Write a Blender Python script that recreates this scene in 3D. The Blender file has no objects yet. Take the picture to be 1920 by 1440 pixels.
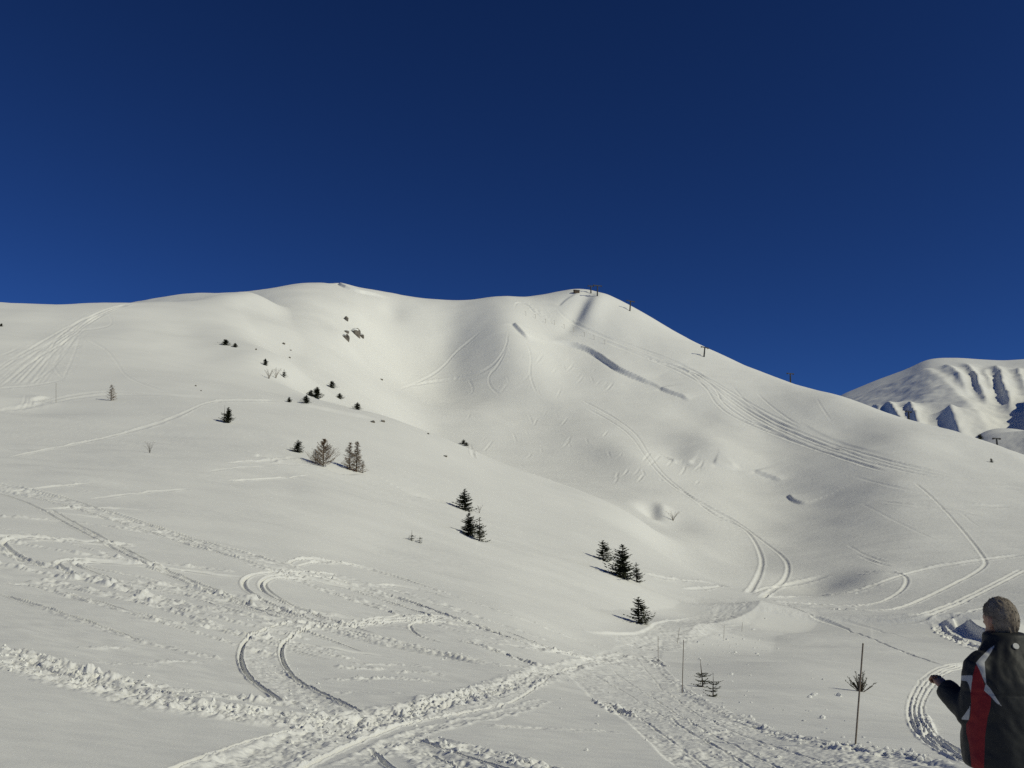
import bpy, bmesh, math, random
import numpy as np
from mathutils import Vector, Matrix
R = math.radians
C = bpy.context.scene.collection
rng = np.random.default_rng(7)
random.seed(7)

# ------------------------------------------------------------------ camera, light, exposure
F_PX, PITCH = 1663.0, R(9.9)
cam_d = bpy.data.cameras.new('camera'); cam = bpy.data.objects.new('camera', cam_d); C.objects.link(cam)
cam.location = (0, 0, 0); cam.rotation_euler = (R(90) + PITCH, 0, 0)
cam_d.sensor_width = 36.0; cam_d.lens = 36.0 * F_PX / 1920.0
cam_d.clip_start = 0.1; cam_d.clip_end = 30000
bpy.context.scene.camera = cam

SUN_EL, SUN_AZ = 33.0, 114.0            # azimuth measured clockwise from the view direction (+Y)
wd = bpy.data.worlds.new('World'); bpy.context.scene.world = wd; wd.use_nodes = True
nt = wd.node_tree; nt.nodes.clear()
sky = nt.nodes.new('ShaderNodeTexSky'); sky.sky_type = 'NISHITA'; sky.sun_disc = False
sky.sun_elevation = R(SUN_EL); sky.sun_rotation = R(SUN_AZ)
sky.altitude = 2400; sky.air_density = 0.75; sky.dust_density = 0.0; sky.ozone_density = 4.0
gam = nt.nodes.new('ShaderNodeGamma'); gam.inputs[1].default_value = 1.25
bg = nt.nodes.new('ShaderNodeBackground'); bg.inputs[1].default_value = 0.055
wo = nt.nodes.new('ShaderNodeOutputWorld')
tint = nt.nodes.new('ShaderNodeMix'); tint.data_type = 'RGBA'; tint.blend_type = 'MULTIPLY'; tint.inputs[0].default_value = 1.0
tint.inputs[7].default_value = (0.26, 0.425, 0.68, 1)     # deep winter blue of the high altitude sky
nt.links.new(sky.outputs[0], gam.inputs[0]); nt.links.new(gam.outputs[0], tint.inputs[6]); nt.links.new(tint.outputs[2], bg.inputs[0]); nt.links.new(bg.outputs[0], wo.inputs[0])

sd = bpy.data.lights.new('sun', 'SUN'); sun = bpy.data.objects.new('sun', sd); C.objects.link(sun)
sd.energy = 2.6; sd.angle = R(0.53); sd.color = (1.0, 0.965, 0.74)
sdir = Vector((math.sin(R(SUN_AZ)) * math.cos(R(SUN_EL)), math.cos(R(SUN_AZ)) * math.cos(R(SUN_EL)), math.sin(R(SUN_EL))))
sun.rotation_euler = sdir.to_track_quat('Z', 'Y').to_euler()

sc = bpy.context.scene
sc.view_settings.view_transform = 'Standard'; sc.view_settings.look = 'None'
sc.view_settings.exposure = 0.0; sc.view_settings.gamma = 1.0; sc.view_settings.use_curve_mapping = False
sc.render.engine = 'CYCLES'
sc.cycles.use_denoising = False      # keeps the fine grain of the snow
sc.cycles.max_bounces = 6; sc.cycles.diffuse_bounces = 3

# ------------------------------------------------------------------ helpers
def tag(o, label=None, cat=None, group=None, kind=None):
    if label: o['label'] = label
    if cat: o['category'] = cat
    if group: o['group'] = group
    if kind: o['kind'] = kind
    return o
def thing(name, label, cat, loc, rot=(0, 0, 0), group=None):
    o = bpy.data.objects.new(name, None); C.objects.link(o)
    o.empty_display_size = 0.3
    o.location = loc; o.rotation_euler = rot
    return tag(o, label, cat, group)
def link(name, mesh, parent=None):
    o = bpy.data.objects.new(name, mesh); C.objects.link(o)
    if parent: o.parent = parent
    return o
def mesh_np(name, verts, faces, mat=None, smooth=True):
    me = bpy.data.meshes.new(name)
    verts = np.asarray(verts, np.float32).reshape(-1, 3); faces = np.asarray(faces, np.int32)
    k = faces.shape[1]
    me.vertices.add(len(verts)); me.vertices.foreach_set('co', verts.ravel())
    me.loops.add(faces.size); me.loops.foreach_set('vertex_index', faces.ravel())
    me.polygons.add(len(faces))
    me.polygons.foreach_set('loop_start', np.arange(0, faces.size, k, dtype=np.int32))
    try: me.polygons.foreach_set('loop_total', np.full(len(faces), k, np.int32))
    except Exception: pass
    me.polygons.foreach_set('use_smooth', np.full(len(faces), smooth, bool))
    me.update(calc_edges=True)
    if mat: me.materials.append(mat)
    return me
class MB:
    """collects tubes / boxes / quads for one mesh"""
    def __init__(s): s.v, s.f = [], []
    def tube(s, p0, p1, r0, r1=None, n=6, cap=True):
        r1 = r0 if r1 is None else r1
        p0, p1 = Vector(p0), Vector(p1); d = (p1 - p0)
        if d.length < 1e-6: return
        d.normalize(); a = d.orthogonal().normalized(); b = d.cross(a); i0 = len(s.v)
        for p, r in ((p0, r0), (p1, r1)):
            for k in range(n):
                t = 2 * math.pi * k / n; s.v.append(tuple(p + a * (r * math.cos(t)) + b * (r * math.sin(t))))
        for k in range(n):
            k2 = (k + 1) % n; s.f.append((i0 + k, i0 + k2, i0 + n + k2, i0 + n + k))
        if cap and n > 3:
            s.f.append(tuple(i0 + k for k in range(n))[::-1]); s.f.append(tuple(i0 + n + k for k in range(n)))
    def path(s, pts, rs, n=6):
        for i in range(len(pts) - 1): s.tube(pts[i], pts[i + 1], rs[i], rs[i + 1], n)
    def box(s, c, size, M=None):
        c = Vector(c); i0 = len(s.v); hx, hy, hz = size[0] / 2, size[1] / 2, size[2] / 2
        for x, y, z in ((-1,-1,-1),(1,-1,-1),(1,1,-1),(-1,1,-1),(-1,-1,1),(1,-1,1),(1,1,1),(-1,1,1)):
            p = Vector((x * hx, y * hy, z * hz))
            if M: p = M @ p
            s.v.append(tuple(c + p))
        for f in ((3,2,1,0),(4,5,6,7),(0,1,5,4),(1,2,6,5),(2,3,7,6),(3,0,4,7)): s.f.append(tuple(i0 + k for k in f))
    def quad(s, *ps):
        i0 = len(s.v); s.v += [tuple(p) for p in ps]; s.f.append(tuple(range(i0, i0 + len(ps))))
    def mesh(s, name, mat, smooth=False):
        me = bpy.data.meshes.new(name); me.from_pydata(s.v, [], s.f); me.update()
        if mat: me.materials.append(mat)
        if smooth: me.polygons.foreach_set('use_smooth', np.ones(len(me.polygons), bool))
        return me
    def build(s, name, mat, parent=None, smooth=False): return link(name, s.mesh(name, mat, smooth), parent)

def material(name, col, rough=0.8, spec=0.3, noise=None, bump=None, translucent=None):
    m = bpy.data.materials.new(name); m.use_nodes = True; n = m.node_tree.nodes; l = m.node_tree.links
    b = n['Principled BSDF']; b.inputs['Base Color'].default_value = (*col, 1); b.inputs['Roughness'].default_value = rough
    b.inputs['Specular IOR Level'].default_value = spec
    tc = n.new('ShaderNodeTexCoord')
    if noise:
        sc_, col2 = noise
        nz = n.new('ShaderNodeTexNoise'); nz.inputs['Scale'].default_value = sc_; nz.inputs['Detail'].default_value = 5
        mx = n.new('ShaderNodeMix'); mx.data_type = 'RGBA'
        mx.inputs[6].default_value = (*col, 1); mx.inputs[7].default_value = (*col2, 1)
        rp = n.new('ShaderNodeMapRange'); rp.inputs[1].default_value = .35; rp.inputs[2].default_value = .65
        l.new(tc.outputs['Object'], nz.inputs['Vector']); l.new(nz.outputs[0], rp.inputs[0]); l.new(rp.outputs[0], mx.inputs[0]); l.new(mx.outputs[2], b.inputs['Base Color'])
    if bump:
        sc_, st, di = bump
        nb = n.new('ShaderNodeTexNoise'); nb.inputs['Scale'].default_value = sc_; nb.inputs['Detail'].default_value = 4
        bp = n.new('ShaderNodeBump'); bp.inputs['Strength'].default_value = st; bp.inputs['Distance'].default_value = di
        l.new(tc.outputs['Object'], nb.inputs['Vector']); l.new(nb.outputs[0], bp.inputs['Height']); l.new(bp.outputs[0], b.inputs['Normal'])
    return m

# snow: slightly warm old snow, with a fine grain that fades where the camera could not resolve it
def snow_mat(name, col, col2, grain, gstr):
    m = bpy.data.materials.new(name); m.use_nodes = True; n = m.node_tree.nodes; l = m.node_tree.links
    b = n['Principled BSDF']; b.inputs['Roughness'].default_value = 0.75; b.inputs['Specular IOR Level'].default_value = 0.15
    tc = n.new('ShaderNodeTexCoord')
    n1 = n.new('ShaderNodeTexNoise'); n1.inputs['Scale'].default_value = 0.05; n1.inputs['Detail'].default_value = 8
    mx = n.new('ShaderNodeMix'); mx.data_type = 'RGBA'; mx.inputs[6].default_value = (*col, 1); mx.inputs[7].default_value = (*col2, 1)
    l.new(tc.outputs['Object'], n1.inputs['Vector']); l.new(n1.outputs[0], mx.inputs[0]); l.new(mx.outputs[2], b.inputs['Base Color'])
    n2 = n.new('ShaderNodeTexNoise'); n2.inputs['Scale'].default_value = grain; n2.inputs['Detail'].default_value = 5; n2.inputs['Roughness'].default_value = .65
    bp = n.new('ShaderNodeBump'); bp.inputs['Strength'].default_value = gstr; bp.inputs['Distance'].default_value = 0.25 / grain
    mp = n.new('ShaderNodeMapping'); mp.inputs['Rotation'].default_value = (0, 0, .35); mp.inputs['Scale'].default_value = (.35, 1.0, 1.0)
    n3 = n.new('ShaderNodeTexNoise'); n3.inputs['Scale'].default_value = grain * .22; n3.inputs['Detail'].default_value = 4
    b3 = n.new('ShaderNodeBump'); b3.inputs['Strength'].default_value = gstr * .8; b3.inputs['Distance'].default_value = 0.35 / grain
    l.new(tc.outputs['Object'], mp.inputs['Vector']); l.new(mp.outputs[0], n3.inputs['Vector']); l.new(n3.outputs[0], b3.inputs['Height'])
    l.new(tc.outputs['Object'], n2.inputs['Vector']); l.new(n2.outputs[0], bp.inputs['Height']); l.new(b3.outputs[0], bp.inputs['Normal']); l.new(bp.outputs[0], b.inputs['Normal'])
    return m
M_SNOW = snow_mat('snow', (0.83, 0.83, 0.80), (0.79, 0.79, 0.765), 22.0, 0.5)
M_SNOWFAR = snow_mat('far_snow', (0.83, 0.83, 0.80), (0.79, 0.79, 0.765), 0.6, 0.42)
M_SNOWPEAK = snow_mat('mountain_snow', (0.83, 0.83, 0.80), (0.80, 0.80, 0.775), 0.08, 0.22)

# ------------------------------------------------------------------ photo geometry: pixel -> ray
def ray(u, v):
    u = np.asarray(u, float); v = np.asarray(v, float)
    a = (u - 960) / F_PX; b = (720 - v) / F_PX
    x = a; y = math.cos(PITCH) - b * math.sin(PITCH); z = math.sin(PITCH) + b * math.cos(PITCH)
    return x, y, z
def ray_pe(u, v):                       # azimuth, slope (z per horizontal metre)
    x, y, z = ray(u, v); return np.arctan2(x, y), z / np.hypot(x, y)
def tps_fit(pts, lam):
    d = np.linalg.norm(pts[:, None, :2] - pts[None, :, :2], axis=2)
    K = np.where(d > 0, d * d * np.log(d + 1e-12), 0); n = len(pts)
    P = np.c_[np.ones(n), pts[:, :2]]
    A = np.zeros((n + 3, n + 3)); A[:n, :n] = K + lam * np.eye(n); A[:n, n:] = P; A[n:, :n] = P.T
    return np.linalg.solve(A, np.r_[pts[:, 2], 0, 0, 0])
def tps_eval(pts, w, x, y):
    out = w[-3] + w[-2] * x + w[-1] * y
    for (px, py, _), wi in zip(pts, w[:-3]):
        d2 = (x - px) ** 2 + (y - py) ** 2
        out = out + wi * 0.5 * d2 * np.log(d2 + 1e-12)
    return out
KP = 1.6                                # azimuth weight of the spline
def layer(cols, lam=2e-4):
    p = []
    for u, lst in cols:
        for it in lst:
            if len(it) == 2:            # (image row, distance)
                ph, e = ray_pe(u, it[0]); p.append((KP * float(ph), math.log(it[1]), float(e)))
            else:                       # (None, distance, height) hidden ground
                ph, _ = ray_pe(u, 900); p.append((KP * float(ph), math.log(it[1]), it[2] / it[1]))
    p = np.array(p); return p, tps_fit(p, lam)

# near slope: (photo column, [(photo row, metres)...]); three-tuples are ground behind the crest
NEAR = [
 (-260, [(1440, 9), (1330, 13), (1240, 18), (1100, 34), (1000, 55), (920, 78), (860, 105), (770, 165), (680, 255), (620, 320), (572, 400), (None, 560, 105), (None, 900, 90)]),
 (0,    [(1440, 9.5), (1330, 14), (1240, 20), (1100, 38), (1000, 60), (920, 85), (860, 115), (770, 180), (680, 275), (620, 340), (571, 420), (None, 600, 105), (None, 950, 80)]),
 (240,  [(1440, 10), (1340, 15), (1230, 23), (1100, 42), (1000, 66), (920, 93), (850, 128), (770, 190), (735, 232), (680, 300), (620, 370), (569, 450), (None, 600, 110), (None, 950, 80)]),
 (360,  [(1440, 10.5), (1335, 15.5), (1230, 25), (1100, 46), (1000, 70), (920, 99), (850, 136), (775, 195), (735, 245), (690, 305), (630, 390), (568, 480), (None, 640, 120), (None, 950, 80)]),
 (480,  [(1440, 11), (1340, 16), (1230, 27), (1150, 38), (1080, 52), (1000, 75), (920, 105), (850, 145), (785, 205), (740, 262), (705, 315), (640, 410), (590, 500), (555, 570), (None, 720, 150), (None, 1000, 90)]),
 (545,  [(1440, 11.2), (1240, 27.5), (1090, 54), (1000, 78), (930, 107), (860, 147), (795, 208), (752, 262), (725, 305), (680, 370), (None, 470, 95), (None, 560, 116), (None, 720, 130)]),
 (600,  [(1440, 11.3), (1345, 16.5), (1240, 28), (1160, 41), (1090, 57), (1000, 82), (930, 110), (870, 150), (800, 215), (757, 275), (None, 330, 47), (None, 420, 52), (None, 560, 60), (None, 700, 40)]),
 (720,  [(1440, 11.5), (1350, 17), (1250, 29), (1170, 44), (1100, 62), (1030, 88), (950, 125), (885, 165), (830, 220), (784, 285), (None, 340, 40), (None, 430, 30), (None, 700, -30)]),
 (840,  [(1440, 11.8), (1340, 18), (1250, 31), (1170, 48), (1110, 66), (1040, 95), (980, 130), (930, 165), (875, 218), (827, 278), (None, 330, 28), (None, 420, 15), (None, 700, -50)]),
 (960,  [(1440, 12), (1330, 20), (1250, 33), (1200, 45), (1150, 62), (1080, 92), (1020, 128), (972, 165), (910, 225), (875, 270), (None, 330, 18), (None, 430, 0), (None, 700, -80)]),
 (1080, [(1440, 13), (1340, 21), (1260, 38), (1205, 62), (1150, 82), (1090, 112), (1040, 142), (1000, 175), (950, 225), (912, 268), (None, 340, 8), (None, 450, -20), (None, 700, -100)]),
 (1200, [(1440, 14), (1340, 24), (1260, 48), (1205, 80), (1165, 96), (1095, 135), (1068, 155), (1010, 210), (975, 250), (None, 340, -3), (None, 450, -30), (None, 700, -120)]),
 (1320, [(1440, 14.5), (1350, 22), (1290, 38), (1235, 70), (1195, 110), (1160, 135), (1108, 160), (1095, 178), (None, 230, -14), (None, 320, -24), (None, 500, -60)]),
 (1440, [(1440, 15), (1365, 22), (1300, 36), (1240, 64), (1190, 112), (1155, 145), (1127, 172), (None, 215, -16.5), (None, 300, -30), (None, 500, -70)]),
 (1600, [(1440, 14.5), (1395, 18), (1300, 44), (1240, 82), (1170, 148), (None, 180, -17), (None, 250, -30), (None, 500, -90)]),
 (1760, [(1440, 14.5), (1408, 18.5), (1345, 40), (1300, 60), (1240, 98), (1190, 128), (None, 150, -15), (None, 250, -35), (None, 500, -90)]),
 (1920, [(1500, 11), (1436, 16.5), (1350, 47), (1300, 70), (1240, 106), (1200, 128), (None, 130, -15), (None, 250, -35), (None, 500, -90)]),
 (2200, [(1500, 11), (1445, 16), (1355, 50), (1305, 76), (1240, 112), (1205, 130), (None, 130, -15), (None, 250, -35), (None, 500, -90)]),
]
FAR = [
 (0,    [(None, 300, 20), (None, 500, 60), (None, 850, 110), (None, 1200, 70)]),
 (240,  [(None, 300, 25), (None, 500, 80), (571, 820), (None, 1200, 70)]),
 (310,  [(None, 300, 28), (None, 480, 86), (574, 815), (None, 1200, 80)]),
 (360,  [(None, 300, 30), (None, 480, 90), (600, 620), (557, 800), (None, 1200, 90)]),
 (425,  [(None, 300, 32), (None, 450, 84), (612, 560), (555, 775), (None, 1200, 90)]),
 (480,  [(None, 300, 35), (None, 400, 76), (628, 470), (588, 560), (549, 740), (None, 1200, 90)]),
 (600,  [(780, 330), (742, 370), (690, 430), (640, 490), (600, 545), (562, 620), (528, 720), (None, 900, 190), (None, 1300, 90)]),
 (720,  [(820, 330), (780, 400), (715, 505), (660, 575), (600, 650), (546, 740), (None, 950, 180), (None, 1300, 90)]),
 (840,  [(860, 340), (825, 420), (760, 520), (715, 580), (630, 660), (561, 745), (None, 950, 175), (None, 1300, 90)]),
 (960,  [(905, 330), (868, 400), (800, 490), (735, 570), (670, 630), (610, 690), (563, 750), (None, 950, 175), (None, 1300, 90)]),
 (1080, [(945, 300), (880, 400), (820, 470), (760, 550), (690, 640), (620, 705), (546, 765), (None, 950, 180), (None, 1300, 90)]),
 (1140, [(960, 300), (820, 480), (700, 630), (620, 705), (555, 765), (None, 950, 175), (None, 1300, 90)]),
 (1200, [(1030, 235), (950, 325), (880, 420), (815, 500), (760, 570), (720, 620), (650, 690), (586, 755), (None, 950, 160), (None, 1300, 80)]),
 (1320, [(1090, 200), (1030, 260), (950, 370), (880, 450), (820, 520), (760, 590), (700, 660), (655, 720), (None, 950, 120), (None, 1300, 60)]),
 (1440, [(1120, 190), (1108, 215), (1050, 280), (990, 355), (930, 425), (880, 480), (800, 565), (745, 635), (706, 690), (None, 950, 90), (None, 1300, 40)]),
 (1560, [(1160, 135), (1115, 205), (1050, 275), (980, 355), (920, 420), (860, 480), (800, 560), (738, 650), (None, 950, 60), (None, 1300, 20)]),
 (1680, [(1180, 100), (1150, 150), (1100, 210), (1040, 275), (960, 355), (900, 415), (845, 495), (777, 610), (None, 900, 30), (None, 1300, 0)]),
 (1800, [(1190, 90), (1150, 140), (1100, 208), (1040, 282), (955, 375), (898, 442), (850, 512), (812, 578), (None, 850, 10), (None, 1300, -30)]),
 (1920, [(1195, 85), (1150, 136), (1100, 210), (1040, 296), (955, 398), (905, 466), (857, 540), (None, 750, 0), (None, 1300, -60)]),
 (2200, [(1195, 80), (1150, 136), (1100, 212), (1040, 304), (990, 390), (950, 490), (None, 700, -10), (None, 1300, -80)]),
]
nP, nW = layer(NEAR); fP, fW = layer(FAR)
EDGE = R(40)
def base_layers(phi, s):
    """heights of the near slope and of the far hill at azimuth phi, log-distance s"""
    ph = np.clip(phi, -EDGE, EDGE); r = np.exp(s)
    a = np.clip((np.abs(phi) - R(36)) / R(40), 0, 1); a = a * a * (3 - 2 * a)
    sn = np.clip(s, math.log(8.5), math.log(1400))
    N = tps_eval(nP, nW, KP * ph, sn) * r
    # close to the camera: a plane under the photographer's feet
    near0 = -1.62 - 0.085 * r * np.cos(phi) - 0.03 * r * np.sin(phi)
    b = np.clip((r - 7.0) / 4.5, 0, 1); b = b * b * (3 - 2 * b)
    N = near0 * (1 - b) + N * b
    Fz = tps_eval(fP, fW, KP * ph, np.clip(s, math.log(75), math.log(1400))) * r
    out = -1.62 - 0.06 * np.minimum(r, 250)  - 0.02 * np.minimum(r, 900)
    N = N * (1 - a) + np.where(b < 1, near0 * (1 - b) + out * b, out) * a
    fn = np.clip((r - 70) / 60, 0, 1)
    Fz = np.where(r < 130, Fz * fn + (-60) * (1 - fn), Fz)
    Fz = Fz * (1 - a) + (out - 30) * a
    return N, Fz
def smax(A, B, k):
    h = np.clip(0.5 + 0.5 * (A - B) / k, 0, 1)
    return B * (1 - h) + A * h + k * h * (1 - h)

# grid in (azimuth, log distance): fine inside the view, coarse behind
phis = np.concatenate([np.linspace(-math.pi, -R(45), 40)[:-1], np.linspace(-R(45), -R(31.5), 24)[:-1],
                       np.linspace(-R(31.5), R(31.5), 1000),
                       np.linspace(R(31.5), R(45), 24)[1:], np.linspace(R(45), math.pi, 40)[1:-1]])
# row spacing follows the steepest on-screen rate of change in any view column
cs = np.linspace(math.log(1.2), math.log(9000), 700); cph = np.linspace(-R(45), R(45), 121)
CP, CS = np.meshgrid(cph, cs)
cN, cF = base_layers(CP, CS)
cE = smax(cN, cF, 0.02 * np.exp(CS)) / np.exp(CS)
inview = np.abs(cph) < R(31)
dE = np.maximum(np.gradient(cE[:, inview], cs, axis=0), 0)
rate = np.percentile(dE, 92, axis=1)
rate = np.where(cs < math.log(130), 1.9 * np.maximum(rate, 0.07), np.maximum(rate, 0.06))
rate = np.where(cs < math.log(8.5), 0.04, rate); rate = np.where(cs > math.log(800), 0.015, rate)
ker = np.ones(9) / 9; rate = np.convolve(np.pad(rate, 4, mode='edge'), ker, 'valid')
cum = np.concatenate([[0], np.cumsum((rate[1:] + rate[:-1]) / 2 * np.diff(cs))])
NR = 1240
srow = np.interp(np.linspace(0, cum[-1], NR), cum, cs)
DROW = np.gradient(np.exp(srow))[:, None]; DPHI = 2 * R(31.5) / 999
print('DROW', [(r, round(float(np.interp(math.log(r), srow, DROW[:, 0])), 3)) for r in (10, 15, 20, 30, 40, 60, 90, 130, 200, 300, 450, 600, 750)])
PH, SS = np.meshgrid(phis, srow)
RR = np.exp(SS); X = RR * np.sin(PH); Y = RR * np.cos(PH)
def bilin(A, ax, ay, x, y):
    i = np.clip(np.searchsorted(ay, y) - 1, 0, len(ay) - 2); j = np.clip(np.searchsorted(ax, x) - 1, 0, len(ax) - 2)
    fy = np.clip((y - ay[i]) / (ay[i + 1] - ay[i]), 0, 1); fx = np.clip((x - ax[j]) / (ax[j + 1] - ax[j]), 0, 1)
    return (A[i, j] * (1 - fy) * (1 - fx) + A[i + 1, j] * fy * (1 - fx) + A[i, j + 1] * (1 - fy) * fx + A[i + 1, j + 1] * fy * fx)
def sep_interp(A, ax, ay, x, y):        # smooth separable (Catmull-Rom) resampling of a coarse table
    def cr(ax, x):
        h = ax[1] - ax[0]; t = np.clip((x - ax[0]) / h, 0, len(ax) - 1 - 1e-6); i = t.astype(int); f = t - i
        w = np.zeros((len(x), len(ax)))
        ws = ((-f + 2*f*f - f**3) / 2, (2 - 5*f*f + 3*f**3) / 2, (f + 4*f*f - 3*f**3) / 2, (-f*f + f**3) / 2)
        for o, q in zip((-1, 0, 1, 2), ws): np.add.at(w, (np.arange(len(x)), np.clip(i + o, 0, len(ax) - 1)), q)
        return w
    return cr(ay, y) @ A @ cr(ax, x).T
tp = np.linspace(-math.pi, math.pi, 721); ts = np.linspace(srow[0], srow[-1], 500)
TPm, TSm = np.meshgrid(tp, ts); tN, tF = base_layers(TPm, TSm); tr = np.exp(TSm)
ZN = sep_interp(tN / tr, tp, ts, phis, srow) * RR
ZF = sep_interp(tF / tr, tp, ts, phis, srow) * RR
Z = smax(ZN, ZF, np.minimum(0.032 * RR, 16.0) + 0.3)
NEARMASK = ZN > ZF

def cast(u, v, hi=False):
    """first point of the ground seen through pixel (u, v)"""
    ph, e = ray_pe(u, v); ph = float(ph); e = float(e)
    j = int(np.clip(np.searchsorted(phis, ph) - 1, 0, len(phis) - 2)); f = (ph - phis[j]) / (phis[j + 1] - phis[j])
    col = (Z[:, j] * (1 - f) + Z[:, j + 1] * f) / RR[:, j]
    k0 = np.searchsorted(srow, math.log(2.5))
    hit = np.nonzero(col[k0:] >= e)[0]
    if len(hit) == 0:                    # above the skyline: take the highest ground of that column
        w = (srow > math.log(100)) & (srow < math.log(1000)); k = int(np.argmax(np.where(w, col, -9))); s = srow[k]
    else:
        k = k0 + hit[0]
        if k == k0: s = srow[k]
        else:
            q = (e - col[k - 1]) / (col[k] - col[k - 1] + 1e-12); s = srow[k - 1] + np.clip(q, 0, 1) * (srow[k] - srow[k - 1])
    r = math.exp(s); return np.array([r * math.sin(ph), r * math.cos(ph)])
def zat(x, y):
    return float(bilin(Z, phis, srow, np.array([math.atan2(x, y)]), np.array([math.log(math.hypot(x, y))]))[0])
# ------------------------------------------------------------------ noise
_perm = np.random.default_rng(3).permutation(512).astype(np.int64); _perm = np.concatenate([_perm, _perm])
_grad = np.stack([np.cos(np.arange(512) * 2.399), np.sin(np.arange(512) * 2.399)], 1)
def perlin(x, y):
    xi = np.floor(x).astype(np.int64); yi = np.floor(y).astype(np.int64); xf = x - xi; yf = y - yi
    u = xf * xf * xf * (xf * (xf * 6 - 15) + 10); v = yf * yf * yf * (yf * (yf * 6 - 15) + 10)
    def g(ix, iy, dx, dy):
        h = _perm[(_perm[ix & 511] + iy) & 511]; return _grad[h, 0] * dx + _grad[h, 1] * dy
    a = g(xi, yi, xf, yf); b = g(xi + 1, yi, xf - 1, yf); c = g(xi, yi + 1, xf, yf - 1); d = g(xi + 1, yi + 1, xf - 1, yf - 1)
    return (a + (b - a) * u) * (1 - v) + (c + (d - c) * u) * v
def fbm(x, y, o=3, g=0.5):
    s = 0; a = 1.0
    for k in range(o): s = s + a * perlin(x + 17.3 * k, y - 9.1 * k); x = x * 2.03; y = y * 2.03; a *= g
    return s
c0, c1 = np.searchsorted(phis, -R(33)), np.searchsorted(phis, R(33))       # columns in view
def win(ph0, ph1, s0, s1):
    i0, i1 = np.searchsorted(srow, s0), np.searchsorted(srow, s1); j0, j1 = np.searchsorted(phis, ph0), np.searchsorted(phis, ph1)
    return slice(max(i0 - 1, 0), i1 + 1), slice(max(j0 - 1, 0), j1 + 1)

# ------------------------------------------------------------------ broad swells and hollows of the hill (metres)
def bump(u, v, wu, wd, h, ang=0.0, mask=None):
    p = cast(u, v); r = math.hypot(*p); ph = math.atan2(*p)
    wt = wu * r / F_PX
    t = np.array([math.cos(ph), -math.sin(ph)]); rd = np.array([math.sin(ph), math.cos(ph)])
    ca, sa = math.cos(ang), math.sin(ang); ax = t * ca + rd * sa; ay = -t * sa + rd * ca
    dx, dy = X - p[0], Y - p[1]
    q = ((dx * ax[0] + dy * ax[1]) / wt) ** 2 + ((dx * ay[0] + dy * ay[1]) / wd) ** 2
    g = np.exp(-0.5 * np.minimum(q, 40))
    if mask is not None: g = g * mask
    Z[:] += h * g
farm = np.clip((ZF - ZN + 4) / 8, 0, 1)
for b in [
    (770, 660, 70, 55, -13, 0), (840, 650, 30, 60, -4, 0), (955, 640, 44, 62, 10.5, 0.1),
    (900, 790, 60, 32, 4.5, 0), (800, 800, 50, 26, -5, 0), (1010, 790, 60, 40, -2, 0),
    (1105, 858, 34, 16, -1.3, .3), (1180, 870, 50, 26, 4.2, .2),
    (1262, 856, 24, 14, -2.0, 0), (1335, 846, 46, 22, 5.5, .1), (1300, 772, 40, 20, -3.5, .2), (1400, 868, 50, 16, 3.0, .1),
    (1220, 953, 15, 6, -2.9, 0), (1242, 958, 10, 6, 1.4, 0), (1262, 972, 30, 12, -2.2, 0),
    (1420, 790, 26, 40, -2.2, 0.3), (1590, 815, 40, 30, -2.2, 0), (1700, 835, 45, 30, 2.6, 0),
    (1086, 582, 11, 22, -4.5, -.35), (1112, 584, 16, 22, 4.5, -.2), (1535, 1092, 45, 12, -1.8, 0), (1640, 1085, 45, 14, 1.8, 0),
    (1330, 930, 60, 22, 2.0, 0), (1500, 960, 60, 28, -1.0, 0), (1380, 1040, 50, 20, -1.6, 0),
    (665, 590, 24, 16, 3, 0), (735, 580, 18, 14, -3, 0), (640, 640, 22, 14, 3, 0),
]: bump(*b, mask=farm)
nearm = 1 - farm
for b in [
    (250, 640, 60, 40, 2.5, 0), (480, 690, 40, 16, 2.0, 0), (520, 725, 60, 14, -2.2, 0), (300, 800, 120, 14, -0.8, 0),
    (60, 760, 60, 8, -1.4, 0), (700, 950, 130, 14, 0.5, 0), (300, 870, 110, 14, 0.5, 0),
]: bump(*b, mask=nearm)
# wind-worked relief at every scale (the scale grows with distance so that it stays visible)
w_n = np.clip((60 - RR) / 40, 0, 1); w_f = np.clip((RR - 120) / 150, 0, 1); w_m = np.clip(1 - w_n - w_f, 0, 1)
V = (slice(None), slice(c0, c1)); Xv, Yv = X[V], Y[V]
Z[V] += w_f[V] * (2.4 * perlin(Xv / 95, Yv / 95 + 7) + 1.0 * perlin(Xv / 38 + 3, Yv / 38) + 0.36 * perlin(Xv / 14, Yv / 18) + 0.10 * perlin(Xv / 6.3, Yv / 3.1) * np.clip(.5 + 1.5 * perlin(Xv / 50 + 9, Yv / 50), 0, 1))
Z[V] += (w_m[V] + 0.3 * w_n[V]) * (0.6 * perlin(Xv / 24, Yv / 20) + 0.16 * perlin(Xv / 7, Yv / 5))
rot = (Xv * 0.94 - Yv * 0.34, Xv * 0.34 + Yv * 0.94)
gate = np.clip(0.5 + 1.3 * perlin(Xv / 13, Yv / 9), 0, 1)
streak = perlin(rot[0] / 2.6, rot[1] / 0.75) + 0.6 * perlin(rot[0] / 1.2 + 9, rot[1] / 0.33)
Z[V] += (w_n[V] + 0.45 * w_m[V]) * (0.06 * perlin(Xv / 3.6, Yv / 2.2) + 0.12 * gate * streak + 0.02 * perlin(rot[0] / 0.7, rot[1] / 0.24))
streak2 = perlin(rot[0] / 13, rot[1] / 3.6 + 5)
Z[V] += (w_m[V] + .5 * w_f[V]) * 0.22 * perlin(rot[0] / 9 + 4, rot[1] / 3.1) * np.clip(-.1 + 2.2 * perlin(Xv / 31 + 2, Yv / 23), 0, 1.2)
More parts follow.
